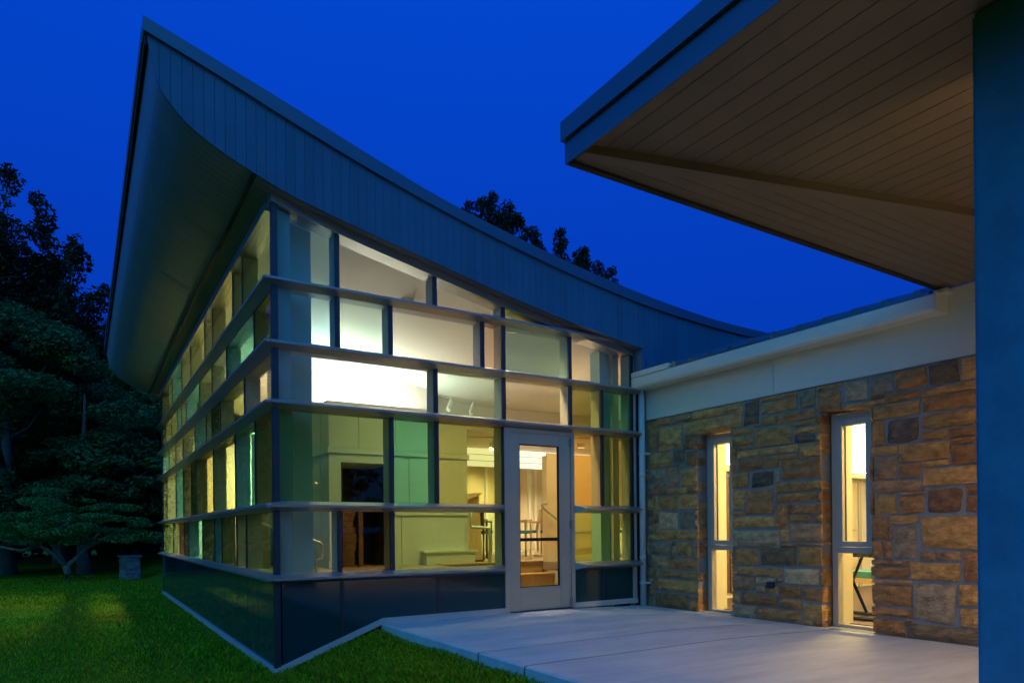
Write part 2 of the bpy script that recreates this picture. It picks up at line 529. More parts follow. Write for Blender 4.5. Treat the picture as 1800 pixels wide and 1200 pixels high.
# flashing over the lower roof
mb = MB()
for z0, z1, yy in ((-.085, -.03, -.235), (-.03, .03, -.225)):
    mb.loft([(4.72, YF, low(4.72) + z0), (4.72, yy, low(4.72) + z0), (4.72, yy, low(4.72) + z1), (4.72, YF, low(4.72) + z1)],
            [(7.2, YF, low(7.2) + z0), (7.2, yy, low(7.2) + z0), (7.2, yy, low(7.2) + z1), (7.2, YF, low(7.2) + z1)])
mb.build('flashing', M['fascia'], roof)
# soffit boards follow the curve, one strip every 100 mm
mb = MB()
y = YF + .03
sx = curve_x[1:]
while y < YB:
    y1 = y + .094
    o = len(mb.v)
    for x in sx:
        z = S(x) - .004
        mb.v += [(x, y, z), (x, y1, z), (x, y, z + .03), (x, y1, z + .03)]
    for i in range(len(sx) - 1):
        a, b = o + 4 * i, o + 4 * i + 4
        mb.f += [(a, b, b + 1, a + 1), (a, a + 2, b + 2, b), (a + 1, b + 1, b + 3, a + 3)]
    y += .10
sb = mb.build('soffit_boards', M['soffit'], roof)
sb['kind'] = 'stuff'
box('soffit_vent', (-.235, -.195, YF + .03, YB - .1, S(-.2) - .022, S(-.2) + .0), M['gap'], roof)

# ------------------------------------------------------------------ curtain wall
GT = 11.1        # length of the left glass wall
GR = 4.63        # right end of the front glass
def F(u, d, z): return (u, d, z)
def L(u, d, z): return (d, u, z)
def mbox(P, u0, u1, d0, d1, z0, z1, mb=None):
    a, b = P(u0, d0, z0), P(u1, d1, z1)
    return (mb or MB()).box(a[0], b[0], a[1], b[1], a[2], b[2])
BAR = [3.497, 2.882, 2.30, 1.289, .571]
def bar(P, c, u0, u1, mitre0, taper1, taper0=False):
    def pt(d, z, end):
        if end == 0: u = u0 + (d if mitre0 else 0) + (-d if taper0 else 0)
        else: u = u1 + (d if taper1 else 0)
        return P(u, d, z)
    prof = [(-.004, c - .05), (-.12, c - .011), (-.12, c + .011), (-.004, c + .05)]
    mb = MB().loft([pt(d, z, 0) for d, z in prof], [pt(d, z, 1) for d, z in prof])
    return mb.build('sunshade_bar', M['alu'], pav)
for i, c in enumerate(BAR):
    lo = bar(L, c, 0, GT, True, False)
    if i == 0: bar(F, c, 0, 4.56, True, True)
    elif i < 3: bar(F, c, 0, 4.72, True, False)
    else:
        bar(F, c, 0, 2.655, True, True)
        bar(F, c, 3.65, 4.72, False, False, True)
    # screws at the mitred nose
    MB().box(-.108, -.100, -.1225, -.119, c - .004, c + .004).box(-.072, -.064, -.1225, -.119, c - .004, c + .004).build('screw', M['black'], pav)

def mull(P, u, z0, z1, cap=True, w=.03):
    mm = mbox(P, u - .026, u + .026, .008, .17, z0, z1).build('mullion', M['frame'], pav)
    if cap: mbox(P, u - w, u + w, -.02 if P is F else -.009, .006, z0, z1).build('mullion_cap', M['cap'], mm)
    return mm
def pane(P, u0, u1, zlo, zhi, tint, sub=1, top=None):
    """top: optional function giving the upper edge along u"""
    us = [u0 + (u1 - u0) * i / sub for i in range(sub + 1)]
    zt = [(top(u) if top else zhi) for u in us]
    a = [P(u0, -.006, zlo), P(u1, -.006, zlo)] + [P(u, -.006, z) for u, z in reversed(list(zip(us, zt)))]
    b = [P(u0, .006, zlo), P(u1, .006, zlo)] + [P(u, .006, z) for u, z in reversed(list(zip(us, zt)))]
    return MB().loft(a, b).build('glass_pane', M['g_' + tint], pav)
HEAD = lambda u: S(max(u, 0)) - .085
edges = {}
zr = {'A': (BAR[0] + .045, None), 'B': (BAR[1] + .045, BAR[0] - .045), 'C': (BAR[2] + .045, BAR[1] - .045), 'D': (BAR[3] + .045, BAR[2] - .045),
      'E': (BAR[4] + .045, BAR[3] - .045)}
front = dict(
    A=([.03, .63, 1.74, 2.63, 3.44], ['cool', 'warm', 'warm', 'ygreen']),
    B=([.03, .63, 1.21, 2.345, 2.63, 3.61, GR], ['cool', 'mint', 'warm', 'pink', 'gteal', 'warm']),
    C=([.03, 1.74, 2.63, 3.61, 4.12, GR], ['clear', 'mint', 'warm', 'olive', 'teal']),
    D=([.03, 1.21, 1.745, 2.62], ['green', 'teal', 'olive']),
    E=([.03, .63, 1.21, 2.62], ['warm', 'brown', 'green']))
right = dict(D=([3.65, 4.12, GR], ['amber', 'olive']), E=([3.65, GR], ['ygreen']))
left = dict(
    A=([.03, 1.54, 2.14, 3.70, 4.45, 6.04, 7.30, 8.90, 9.66, 11.0], ['green', 'lime', 'olive', 'olive', 'ygreen', 'lime', 'aqua', 'lime', 'dgreen']),
    B=([.03, .92, 2.61, 3.80, 5.04, 6.72, 7.38, 8.01, 9.11, 10.25, 11.0], ['olive', 'aqua', 'lime', 'ygreen', 'aqua', 'lime', 'aqua', 'ygreen', 'lime', 'dgreen']),
    C=([.03, 1.47, 3.13, 3.85, 4.39, 5.62, 7.21, 8.39, 9.66, 11.0], ['warm', 'lime', 'dgreen', 'lime', 'aqua', 'green', 'lime', 'green', 'aqua']),
    D=([.03, .92, 2.07, 3.75, 5.55, 6.11, 7.21, 8.39, 10.13, 11.0], ['olive', 'aqua', 'lime', 'olive', 'dgreen', 'olive', 'aqua', 'lime', 'dgreen']),
    E=([.03, 1.44, 2.03, 3.09, 3.70, 4.85, 6.56, 7.13, 7.83, 8.90, 11.0], ['green', 'lime', 'olive', 'aqua', 'olive', 'aqua', 'brown', 'brown', 'lime', 'dgreen']))
def fill(P, rows, skip_first=True, skip_last=False):
    for r, (us, ts) in rows.items():
        z0, z1 = zr[r]
        for i, t in enumerate(ts):
            a, b = us[i] + .002, us[i + 1] - .002
            if r == 'A':
                if P is F: pane(P, a, b, z0, None, t, 6, HEAD)
                else: pane(P, a, b, z0, HEAD(0), t)
            else: pane(P, a, b, z0, z1, t)
        for i, u in enumerate(us):
            if (i == 0 and skip_first) or (i == len(us) - 1 and (skip_last or r == 'A' and P is F)): continue
            top = z1 if r != 'A' else (HEAD(u) + .02 if P is F else HEAD(0) + .02)
            mull(P, u, z0 - .04, top + .04, w=.023 if P is F else .012)
fill(F, front)
fill(L, left)
fill(F, right, skip_first=True)
# corner mullion, jambs and interior transoms
MB().box(-.028, .03, -.028, .03, -.30, HEAD(0) + .03).build('corner_mullion', M['cap'], pav)
mbox(F, .05, .17, .05, .17, .55, S(.1)).build('corner_mullion_trim', M['frame'], pav)
for i, c in enumerate(BAR):
    e1 = GR if i != 0 else 4.2
    if i < 3:
        mbox(F, .03, e1, .012, .165, c - .043, c + .043).build('transom', M['frame'], pav)
    else:
        mbox(F, .03, 2.63, .012, .165, c - .043, c + .043).build('transom', M['frame'], pav)
        mbox(F, 3.65, GR, .012, .165, c - .043, c + .043).build('transom', M['frame'], pav)
    mbox(L, .05, GT, .012, .165, c - .043, c + .043).build('transom', M['frame'], pav)
# head trim following the soffit
mb = MB()
hx = list(np.linspace(-.03, 4.64, 26))
for a, b in zip(hx[:-1], hx[1:]):
    mb.loft([(a, -.045, S(a) - .085), (a, -.045, S(a) + .02), (a, .17, S(a) + .02), (a, .17, S(a) - .085)],
            [(b, -.045, S(b) - .085), (b, -.045, S(b) + .02), (b, .17, S(b) + .02), (b, .17, S(b) - .085)])
mb.build('head_trim', M['alu'], pav)
MB().box(-.045, .17, .172, GT, S(0) - .09, S(0) + .02).build('head_trim', M['alu'], pav)
# right jamb
MB().box(GR, 4.70, -.02, .17, .05, 3.36).build('jamb', M['doorm'], pav)
MB().box(4.702, 4.82, -.005, .17, .0, 3.4).build('jamb', M['cap'], pav)
MB().box(4.66, 4.72, -.195, -.03, 3.05, 3.43).build('end_return', M['fascia'], pav)
# spandrels: front steps down the slope
def base_z(u): return .11 if u >= 1.09 else -.308 + (.11 + .308) * u / 1.09
ST = BAR[4] - .047
def spandrel(us):
    top = [(u, -.008, ST) for u in us]; bot = [(u, -.008, base_z(u)) for u in us]
    a = bot + top[::-1]
    MB().loft(a, [(p[0], .03, p[2]) for p in a]).build('spandrel_panel', M['spandrel'], pav)
spandrel([.048, .63]); spandrel([.67, 1.09, 1.73]); spandrel([1.77, 2.62]); spandrel([3.65, 4.10]); spandrel([4.14, GR])
for u in (.65, 1.75, 4.12):
    MB().box(u - .018, u + .018, -.012, .03, base_z(u) - .02, ST).build('spandrel_joint', M['cap'], pav)
ls = [.048, .83, 1.38, 1.96, 2.9, 3.9, 5.1, 6.6, 8.0, 9.4, GT]
for a, b in zip(ls[:-1], ls[1:]):
    MB().box(-.008, .03, a + .012, b - .012, -.305, ST).build('spandrel_panel', M['spandrel'], pav)
    if a > .1: MB().box(-.006, .03, a - .010, a + .010, -.305, ST).build('spandrel_joint', M['cap'], pav)
# base sill, sloping then level
mb = MB()
def sill(p, q):
    a = [(p[0], -.03, p[1] - .065), (p[0], -.03, p[1]), (p[0], .05, p[1]), (p[0], .05, p[1] - .065)]
    b = [(q[0], -.03, q[1] - .065), (q[0], -.03, q[1]), (q[0], .05, q[1]), (q[0], .05, q[1] - .065)]
    return MB().loft(a, b)
sill((-.03, -.308), (1.09, .11)).build('base_sill', M['sill'], pav)
sill((1.09, .11), (2.62, .11)).build('base_sill', M['sill'], pav)
sill((3.65, .11), (4.70, .11)).build('base_sill', M['sill'], pav)
MB().box(-.035, .05, -.028, GT, -.375, -.308).build('base_sill', M['sill'], pav)
# rear and side enclosure
MB().box(-.01, .12, GT, GT + .1, -.38, S(0)).build('rear_jamb', M['cap'], pav)
MB().box(.12, 9.6, 11.0, 11.2, -.38, 3.6).build('rear_wall', M['cream'], pav)

# ------------------------------------------------------------------ entry door
MB().box(2.62, 2.682, -.03, .10, .05, 2.25).build('door_jamb', M['doorm'], pav)
MB().box(3.594, 3.652, -.03, .10, .05, 2.25).build('door_jamb', M['doorm'], pav)
MB().box(2.682, 3.594, -.03, .10, 2.205, 2.25).build('door_head', M['doorm'], pav)
dm = MB()
dm.box(2.688, 2.832, -.022, .025, .062, 2.20).box(3.42, 3.588, -.022, .025, .062, 2.20)
dm.box(2.833, 3.419, -.021, .024, 2.068, 2.199).box(2.833, 3.419, -.021, .024, .063, .338)
door = dm.build('entry_door', M['doorm'], pav, bevel=.002)
box('door_glass', (2.830, 3.422, -.004, .006, .336, 2.07), M['g_warm'], door)
gm = MB().box(2.833, 2.842, -.016, .018, .34, 2.066).box(3.410, 3.419, -.016, .018, .34, 2.066).box(2.842, 3.410, -.016, .018, 2.056, 2.066).box(2.842, 3.410, -.016, .018, .34, .35)
gm.build('glazing_bead', M['black'], door)
box('push_bar', (2.80, 3.45, .03, .085, .895, .935), M['black'], door)
for z in (.13, 1.10, 2.12):
    MB().box(3.572, 3.608, -.045, -.024, z - .05, z + .05).tube([(3.592, -.042, z - .055), (3.592, -.042, z + .055)], .011, 8).build('hinge', M['alu'], door)
box('threshold', (2.68, 3.6, -.05, .1, .048, .062), M['cap'], pav)
# ------------------------------------------------------------------ stone wing
wing = thing('stone_wing', 'low wing of tan rubble stone with two tall slit windows and a white gutter', 'building', (W, -2, 0))
NOTABLE = [(3.64,4.1,0.82,1.14,'tan'), (3.39,3.63,0.75,1.03,'gray'), (3.69,3.97,1.14,1.31,'dred'), (3.56,3.95,0.15,0.52,'gray'), (3.53,3.99,0.53,0.73,'tan'), (3.53,4.09,-0.01,0.17,'dark'), (3.23,3.56,0.31,0.47,'brn'), (3.19,3.52,-0.01,0.17,'brn'), (3.2,3.52,0.66,0.72,'pink'), (3.24,3.53,0.54,0.65,'brn'), (3.24,3.55,0.47,0.53,'pink'), (3.17,3.36,0.92,1.1,'brn'), (3.37,3.63,1.06,1.14,'tan'), (3.96,4.09,0.36,0.51,'tan'), (3.96,4.09,0.15,0.34,'tan'), (4,4.1,0.54,0.8,'brn'), (3.63,3.78,0.74,0.8,'pink'), (3.78,3.99,0.75,0.8,'pink'), (3.68,4.1,1.4,1.54,'tan'), (3.19,3.52,0.19,0.28,'brn'), (3.18,3.27,0.73,0.91,'brn'), (3.29,3.38,0.74,0.91,'brn'), (3.27,3.43,1.15,1.28,'tan'), (3.44,3.68,1.16,1.27,'brn'), (1.72,2.08,1.17,1.45,'brn'), (2.12,2.59,1.29,1.41,'tan'), (2.11,2.29,1.02,1.29,'brn'), (2.23,2.69,0.89,1.06,'pink'), (1.57,2.13,0.84,1.01,'crm'), (1.51,2.08,1.04,1.16,'tan'), (1.59,1.87,0.67,0.81,'tan'), (1.89,2.35,0.61,0.82,'dark'), (2.37,2.68,0.6,0.79,'tan'), (1.57,2.17,0.49,0.6,'org'), (2.18,2.59,0.43,0.6,'crm'), (1.5,1.82,0.31,0.48,'pink'), (1.84,2.04,0.4,0.47,'crm'), (1.83,1.95,0.31,0.39,'pink'), (1.97,2.12,0.31,0.38,'tan'), (2.14,2.41,0.28,0.4,'brn'), (1.68,2.12,0.15,0.3,'brn'), (2.14,2.4,0.15,0.27,'brn'), (2.42,2.68,0.26,0.41,'brn'), (1.51,1.81,0.03,0.17,'crm'), (1.84,2.4,0.02,0.15,'brn'), (2.42,2.67,0.13,0.25,'tan'), (2.09,2.68,1.42,1.52,'tan'), (2.17,2.61,1.53,1.77,'brn'), (1.82,2.08,1.5,1.68,'blk'), (1.52,1.77,1.47,1.63,'tan'), (1.52,1.71,1.28,1.46,'tan'), (2.37,2.67,1.19,1.27,'brn'), (2.3,2.45,1.08,1.18,'tan'), (2.47,2.57,1.08,1.18,'brn'), (2.58,2.68,1.08,1.17,'tan'), (2.61,2.68,1.28,1.39,'brn'), (2.16,2.35,0.79,0.88,'brn'), (0.37,0.65,1.03,1.23,'crm'), (0.66,0.88,1.03,1.21,'gray'), (0.35,0.99,0.86,1.02,'tan'), (0.46,0.68,1.58,1.79,'pink'), (0.17,0.42,1.65,1.83,'gray'), (0.7,1,1.59,1.75,'tan'), (0.46,0.79,1.47,1.57,'tan'), (0.67,1,1.27,1.45,'tan'), (0.18,0.49,0.69,0.88,'gray'), (0.2,0.44,0.52,0.68,'pink'), (0.66,0.88,0.69,0.86,'tan'), (0.46,0.99,0.53,0.66,'brn'), (0.36,0.99,0.41,0.51,'org'), (0.34,0.98,0.24,0.4,'tan'), (0.27,0.8,0,0.2,'brn'), (0.82,1.01,0.01,0.09,'brn'), (0.11,0.44,1.46,1.64,'pink'), (0.89,0.99,0.69,0.86,'pink'), (0.35,0.65,1.25,1.46,'tan'), (0.8,1,1.46,1.57,'brn'), (0.75,1.65,2.16,2.37,'tan'), (0.93,1.66,2.37,2.51,'tan'), (1.67,1.93,2.2,2.46,'dark'), (0.61,0.91,2.39,2.48,'pink'), (0.31,0.74,2.05,2.35,'tan'), (0.11,0.56,1.83,2.06,'tan'), (0.57,0.79,1.91,2.06,'dark'), (1.84,2.29,1.93,2.16,'tan'), (1.94,2.39,2.28,2.43,'tan'), (2.13,2.55,2.17,2.25,'brn'), (2.4,2.56,2.29,2.47,'gray'), (2.6,2.91,2.2,2.42,'brn'), (2.93,3.16,2.29,2.47,'crm'), (3.18,3.41,2.29,2.48,'gray'), (3.42,3.7,2.27,2.48,'brn'), (3.73,3.97,2.34,2.49,'dark'), (3.7,4.1,2.21,2.29,'tan'), (3.7,4.1,2.1,2.18,'brn'), (3.68,4.1,1.9,2.03,'tan'), (3.26,3.67,2.07,2.2,'tan'), (3.35,3.65,1.81,2.04,'blk'), (3.48,3.88,1.61,1.8,'tan'), (3.26,3.45,1.51,1.68,'pink'), (3.92,4.09,1.56,1.73,'brn'), (3.68,4.09,1.38,1.52,'tan'), (3.25,3.66,1.38,1.48,'pink'), (2.33,2.55,1.91,2.01,'blk'), (1.6,2.39,1.83,1.92,'tan'), (2.2,2.6,1.54,1.76,'brn'), (1.8,2.13,1.51,1.67,'blk'), (2.35,2.69,2.02,2.11,'tan'), (1.93,2.12,2.18,2.27,'brn'), (2.92,3.31,2.15,2.24,'tan'), (3.32,3.67,2.19,2.28,'brn'), (3.17,3.33,1.81,2.02,'brn'), (3.18,3.46,1.7,1.8,'tan'), (3.66,3.89,1.82,1.89,'tan'), (3.9,4.09,1.8,1.87,'brn'), (3.89,4.09,1.74,1.79,'brn'), (3.46,3.66,1.49,1.61,'brn'), (1.58,1.82,2.1,2.18,'tan'), (1.49,1.82,1.99,2.09,'tan'), (1.5,1.59,1.75,2,'brn'), (0.78,0.99,2.01,2.18,'brn'), (0.81,0.99,1.8,2,'brn'), (1.61,1.93,1.71,1.83,'brn'), (1.95,2.18,1.68,1.79,'tan'), (2.4,2.67,1.77,1.88,'tan'), (2.43,2.59,2.12,2.2,'crm'), (2.6,2.68,2.11,2.19,'brn'), (0.11,0.29,2.08,2.41,'brn'), (1.67,1.82,2.09,2.18,'tan'), (1.96,2.18,2.42,2.54,'tan'), (2.19,2.39,2.41,2.49,'tan'), (2.6,2.92,2.42,2.49,'tan'), (3.98,4.1,2.32,2.48,'tan')]
STOP = 2.487                      # top of the stonework
WIN = [(1.00, 1.50, 2.185), (2.68, 3.19, 2.19)]   # s0, s1, head height (s = -y)
CELL = .03
NS, NZ = int(8.4 / CELL), int(STOP / CELL) + 1
occ = np.zeros((NS, NZ), bool)
for s0, s1, zh in WIN:
    occ[int(round(s0 / CELL)):int(round(s1 / CELL)), :int(round(zh / CELL))] = True
occ[:int(round(.09 / CELL)), :] = True
stones = []
def claim(i0, i1, j0, j1, kind):
    occ[i0:i1, j0:j1] = True
    stones.append((i0, i1, j0, j1, kind))
for s0, s1, z0, z1, kind in NOTABLE:
    i0, i1, j0, j1 = [int(round(v / CELL)) for v in (s0, s1, z0, z1)]
    j0 = max(j0, 0); j1 = min(j1, NZ); i0 = max(i0, 0)
    for _ in range(14):
        if i1 - i0 < 2 or j1 - j0 < 2: break
        sub = occ[i0:i1, j0:j1]
        if not sub.any():
            claim(i0, i1, j0, j1, kind); break
        cand = [(sub[0].mean(), 0), (sub[-1].mean(), 1), (sub[:, 0].mean(), 2), (sub[:, -1].mean(), 3)]
        k = max(cand)[1]
        if k == 0: i0 += 1
        elif k == 1: i1 -= 1
        elif k == 2: j0 += 1
        else: j1 -= 1
# let each stone grow into the free strips beside it so that no slivers stay between stones
grown = []
for st in stones:
    i0, i1, j0, j1, kind = st
    for _ in range(2):
        if i0 > 3 and not occ[i0 - 1, j0:j1].any(): i0 -= 1; occ[i0, j0:j1] = True
        if i1 < NS and not occ[i1, j0:j1].any(): occ[i1, j0:j1] = True; i1 += 1
        if j0 > 0 and not occ[i0:i1, j0 - 1].any(): j0 -= 1; occ[i0:i1, j0] = True
        if j1 < NZ and not occ[i0:i1, j1].any(): occ[i0:i1, j1] = True; j1 += 1
    grown.append((i0, i1, j0, j1, kind))
stones[:] = grown
kinds = ['tan'] * 6 + ['brn'] * 5 + ['pink', 'org', 'crm', 'gray', 'dark']
for j in range(NZ):
    for i in range(NS):
        if occ[i, j]: continue
        big = i * CELL > 4.2
        w_ = random.randint(8, 18) if big else random.randint(4, 13)
        h_ = random.randint(4, 10) if big else random.randint(3, 6)
        i1 = i
        while i1 < NS and i1 - i < w_ and not occ[i1, j]: i1 += 1
        j1 = j
        while j1 < NZ and j1 - j < h_ and not occ[i:i1, j1].any(): j1 += 1
        claim(i, i1, j, j1, random.choice(kinds))
# give slivers to the neighbour they extend
wall = MB()
for a, b, z0, z1 in ((.0, .975, -.1, STOP), (.975, 1.52, 2.21, STOP), (1.52, 2.655, -.1, STOP), (2.655, 3.215, 2.215, STOP), (3.215, 8.4, -.1, STOP)):
    wall.box(W + .013, W + .20, -a, -b, z0, z1)
wall = wall.build('stone_wall', M['mortar'], wing)
def stone_mesh(s0, s1, z0, z1, kind):
    w_, h_ = s1 - s0, z1 - z0
    nu, nv = (7 if w_ > .32 else 5 if w_ > .14 else 4), (5 if h_ > .15 else 4 if h_ > .09 else 3)
    g = .0035
    rnd = kind in ('dred', 'blk')
    j = min(w_, h_) * .115
    cs = [(s0 + g + random.uniform(0, j), z0 + g + random.uniform(0, j)), (s1 - g - random.uniform(0, j), z0 + g + random.uniform(0, j)),
          (s1 - g - random.uniform(0, j), z1 - g - random.uniform(0, j)), (s0 + g + random.uniform(0, j), z1 - g - random.uniform(0, j))]
    proud = random.uniform(.001, .020)
    tilt, tilt2 = random.uniform(-.012, .012), random.uniform(-.010, .012)
    vs, fs = [], []
    for b in range(nv):
        for a in range(nu):
            u, v = a / (nu - 1), b / (nv - 1)
            if rnd:      # rounded boulder outline
                uu, vv = 2 * u - 1, 2 * v - 1
                k = 1 - .06 * (uu * uu * vv * vv) - .10 * random.random()
                u, v = .5 + uu * k / 2, .5 + vv * k / 2
            s = (cs[0][0] * (1 - u) + cs[1][0] * u) * (1 - v) + (cs[3][0] * (1 - u) + cs[2][0] * u) * v
            z = (cs[0][1] * (1 - u) + cs[1][1] * u) * (1 - v) + (cs[3][1] * (1 - u) + cs[2][1] * u) * v
            edge = a in (0, nu - 1) or b in (0, nv - 1)
            if edge:
                s += random.uniform(-.004, .004); z += random.uniform(-.004, .004)
                d = random.uniform(-.004, .006)
            else:
                d = -proud - random.uniform(0, .021 if w_ > .25 else .013) + tilt * (u - .5) * 2 + tilt2 * (v - .5) * 2
                d = min(d, -.003)
            vs.append((W + d, -s, max(z, -.02)))
    for b in range(nv - 1):
        for a in range(nu - 1):
            p = b * nu + a
            fs.append((p, p + 1, p + nu + 1, p + nu))
    per = [a for a in range(nu)] + [b * nu + nu - 1 for b in range(1, nv)] + [(nv - 1) * nu + a for a in range(nu - 2, -1, -1)] + [b * nu for b in range(nv - 2, 0, -1)]
    o = len(vs)
    for p in per:
        x, y, z = vs[p]
        vs.append((W + .165, y, z))
    k = len(per)
    for i in range(k):
        fs.append((per[i], per[(i + 1) % k], o + (i + 1) % k, o + i))
    return MB().add(vs, fs)
stones.sort(key=lambda s: s[0])
rest = MB()
cnt = 0
for i0, i1, j0, j1, kind in stones:
    s0, s1, z0, z1 = i0 * CELL, i1 * CELL, j0 * CELL, min(j1 * CELL, STOP - .004)
    if i0 == 3: s0 = .09
    mbs = stone_mesh(s0, s1, z0, z1, kind)
    if cnt < 298:
        mbs.build('stone', M['stone_' + kind], wall)
        cnt += 1
    else:
        rest.add(mbs.v, mbs.f)
if rest.v:
    r_ = rest.build('stones', M['stone_tan'], wall)
    r_['kind'] = 'stuff'
# outlet cover on the stone
MB().box(W - .03, W + .01, -2.00, -2.09, .365, .435).build('outlet_cover', M['cap'], wing, bevel=.004)
# body of the wing behind the stone
mb = MB()
for a, b, z0, z1 in ((.0, 1.0, -.1, 3.0), (1.0, 1.5, 2.20, 3.0), (1.5, 2.68, -.1, 3.0), (2.68, 3.19, 2.20, 3.0), (3.19, 8.4, -.1, 3.0)):
    mb.box(W + .205, W + .40, -a, -b, z0, z1)
mb.build('inner_wall', M['cream'], wing)
# windows
for s0, s1, zh in WIN:
    x0, x1 = W + .150, W + .235
    y0, y1 = -s0 - .004, -s1 + .004
    z0, z1 = .005, zh - .004
    f = MB()
    f.box(x0, x1, y0, y0 - .062, z0, z1).box(x0, x1, y1, y1 + .062, z0, z1)
    f.box(x0 + .001, x1 - .001, y0 - .062, y1 + .062, z1 - .06, z1).box(x0 + .001, x1 - .001, y0 - .062, y1 + .062, z0, z0 + .03)
    f.box(x0 + .001, x1 - .001, y0 - .062, y1 + .062, .765, .825)
    win = f.build('window', M['doorm'], wing)
    a = MB()
    ya, yb = y0 - .066, y1 + .066
    a.box(x0 - .018, x1 - .02, ya, ya - .06, .829, z1 - .064).box(x0 - .018, x1 - .02, yb, yb + .06, .829, z1 - .064)
    a.box(x0 - .017, x1 - .021, ya - .06, yb + .06, z1 - .125, z1 - .065).box(x0 - .017, x1 - .021, ya - .06, yb + .06, .83, .885)
    a.build('sash', M['doorm'], win)
    box('window_glass', (x0 + .02, x0 + .03, ya - .055, yb + .055, .88, z1 - .12), M['g_clear'], win)
    box('window_glass', (x0 + .04, x0 + .05, y0 - .06, y1 + .06, .033, .767), M['g_clear'], win)
    box('glazing_bead', (x0 + .03, x0 + .045, ya - .0605, ya - .066, .885, z1 - .125), M['black'], win)
    MB().box(W + .236, W + .46, y0 - .03, y0 + .03, .0, zh - .02).build('reveal', M['cream'], win)
    MB().box(W - .01, W + .15, y0, y1, -.06, .004).build('sill', M['conc_side'], win)
# frieze board, gutter, downpipe
MB().box(W - .006, W + .2, -.085, -2.098, STOP + .002, 2.93).build('frieze_board', M['white'], wing)
MB().box(W - .006, W + .2, -2.104, -8.4, STOP + .002, 2.93).build('frieze_board', M['white'], wing)
MB().box(W - .012, W + .2, -3.2, -8.4, 2.932, 3.098).build('upper_trim', M['white'], wing)
g = MB()
prof = [(4.64, 2.885), (4.622, 2.91), (4.622, 3.03), (4.632, 3.04), (4.66, 3.04), (4.66, 3.02), (W - .008, 3.02), (W - .008, 2.885)]
g.loft([(x, -.01, z) for x, z in prof], [(x, -3.90, z) for x, z in prof])
g.build('gutter', M['white'], wing)
MB().box(4.621, 4.70, -.008, -.70, 3.046, 3.112).build('gutter_guard', M['white'], wing)
MB().box(4.70, W - .013, -3.84, -3.95, 3.05, 3.084).build('eave_closure', M['white'], wing)
MB().box(4.614, W - .01, -3.885, -3.905, 2.878, 3.048).build('gutter_end_cap', M['white'], wing)
pp = MB().tube([(4.745, -.085, -.0), (4.745, -.085, 2.89)], .042, 16).build('downpipe', M['pipe'], wing, smooth=True)
for z in (.30, 2.02):
    MB().box(4.74, 4.86, -.135, -.155, z, z + .03).tube([(4.745, -.085, z), (4.745, -.085, z + .03)], .05, 16).build('pipe_clamp', M['pipe'], pp)
for z in (.62, 1.72):
    MB().tube([(4.745, -.085, z), (4.745, -.085, z + .05)], .046, 16).build('pipe_joint', M['pipe'], pp, smooth=True)
# ribbed roof
def rz(x): return 3.075 + .311 * (x - 4.66)
mb = MB()
mb.loft([(4.65, .2, rz(4.65)), (10, .2, rz(10)), (10, .2, rz(10) - .02), (4.65, .2, rz(4.65) - .02)],
        [(4.65, -3.83, rz(4.65)), (10, -3.83, rz(10)), (10, -3.83, rz(10) - .02), (4.65, -3.83, rz(4.65) - .02)])
wr = mb.build('wing_roof', M['wingroof'], wing)
y = -.47
while y > -3.8:
    pr = [(y + .045, 0), (y + .018, .042), (y - .018, .042), (y - .045, 0)]
    MB().loft([(4.648, a, rz(4.648) + h + .001) for a, h in pr], [(9.9, a, rz(9.9) + h + .001) for a, h in pr]).build('roof_rib', M['wingroof'], wr)
    y -= .296
MB().box(4.70, 10.0, .02, .12, -.1, 3.0).build('party_wall', M['cream'], wing)

# ------------------------------------------------------------------ room seen through the slit windows
MB().box(5.23, 10.0, -.13, -6.5, .0, .02).build('room_floor', M['darkwood'], wing)
MB().box(5.23, 10.0, -.13, -6.5, 2.78, 2.85).build('room_ceiling', M['wallwhite'], wing)
MB().box(9.9, 10.0, -.13, -6.5, .02, 2.78).build('room_wall', M['wallwhite'], wing)
MB().box(5.23, 9.9, -.125, -.16, .02, 2.78).build('room_wall', M['wallwhite'], wing)
MB().box(5.23, 9.9, -6.4, -6.5, .02, 2.78).build('room_wall', M['wallwhite'], wing)
MB().box(6.0, 9.88, -.165, -.34, 1.84, 1.93).box(9.70, 9.88, -.345, -6.3, 1.84, 1.93).build('cornice', M['cream'], wing)
MB().box(6.2, 9.6, -.18, -.30, 1.932, 1.945).box(9.72, 9.86, -.5, -6.0, 1.932, 1.945).build('cove_light', M['lampw'], wing)
d = MB().box(8.55, 8.63, -.165, -.20, .02, 1.78).box(9.55, 9.63, -.165, -.20, .02, 1.78).box(8.55, 9.63, -.165, -.20, 1.781, 1.84).build('room_door_frame', M['frame'], wing)
MB().box(8.64, 9.54, -.166, -.185, .025, 1.775).build('room_door', M['cream'], d)
MB().tube([(9.40, -.19, .98), (9.40, -.25, .98), (9.29, -.25, .98)], .013, 8).build('door_handle', M['rail'], d)
MB().tube([(6.05, -4.15, 2.775), (6.05, -4.15, 2.76)], .13, 20).build('added_ceiling_lamp', M['room2'], wing)  # both lamps added to light the window reveals and the patio
MB().tube([(6.05, -2.42, 2.775), (6.05, -2.42, 2.76)], .13, 20).build('added_ceiling_lamp', M['room2'], wing)
MB().box(8.9, 9.3, -.187, -.24, 1.68, 1.73).build('door_closer', M['rail'], d)
cu = MB()
for k in range(14):
    cu.box(6.15 + k * .06, 6.15 + k * .06 + .055, -.17 - .012 * (k % 2), -.20 - .012 * (k % 2), .1, 1.78)
cu.build('curtain', M['darkwood'], wing)

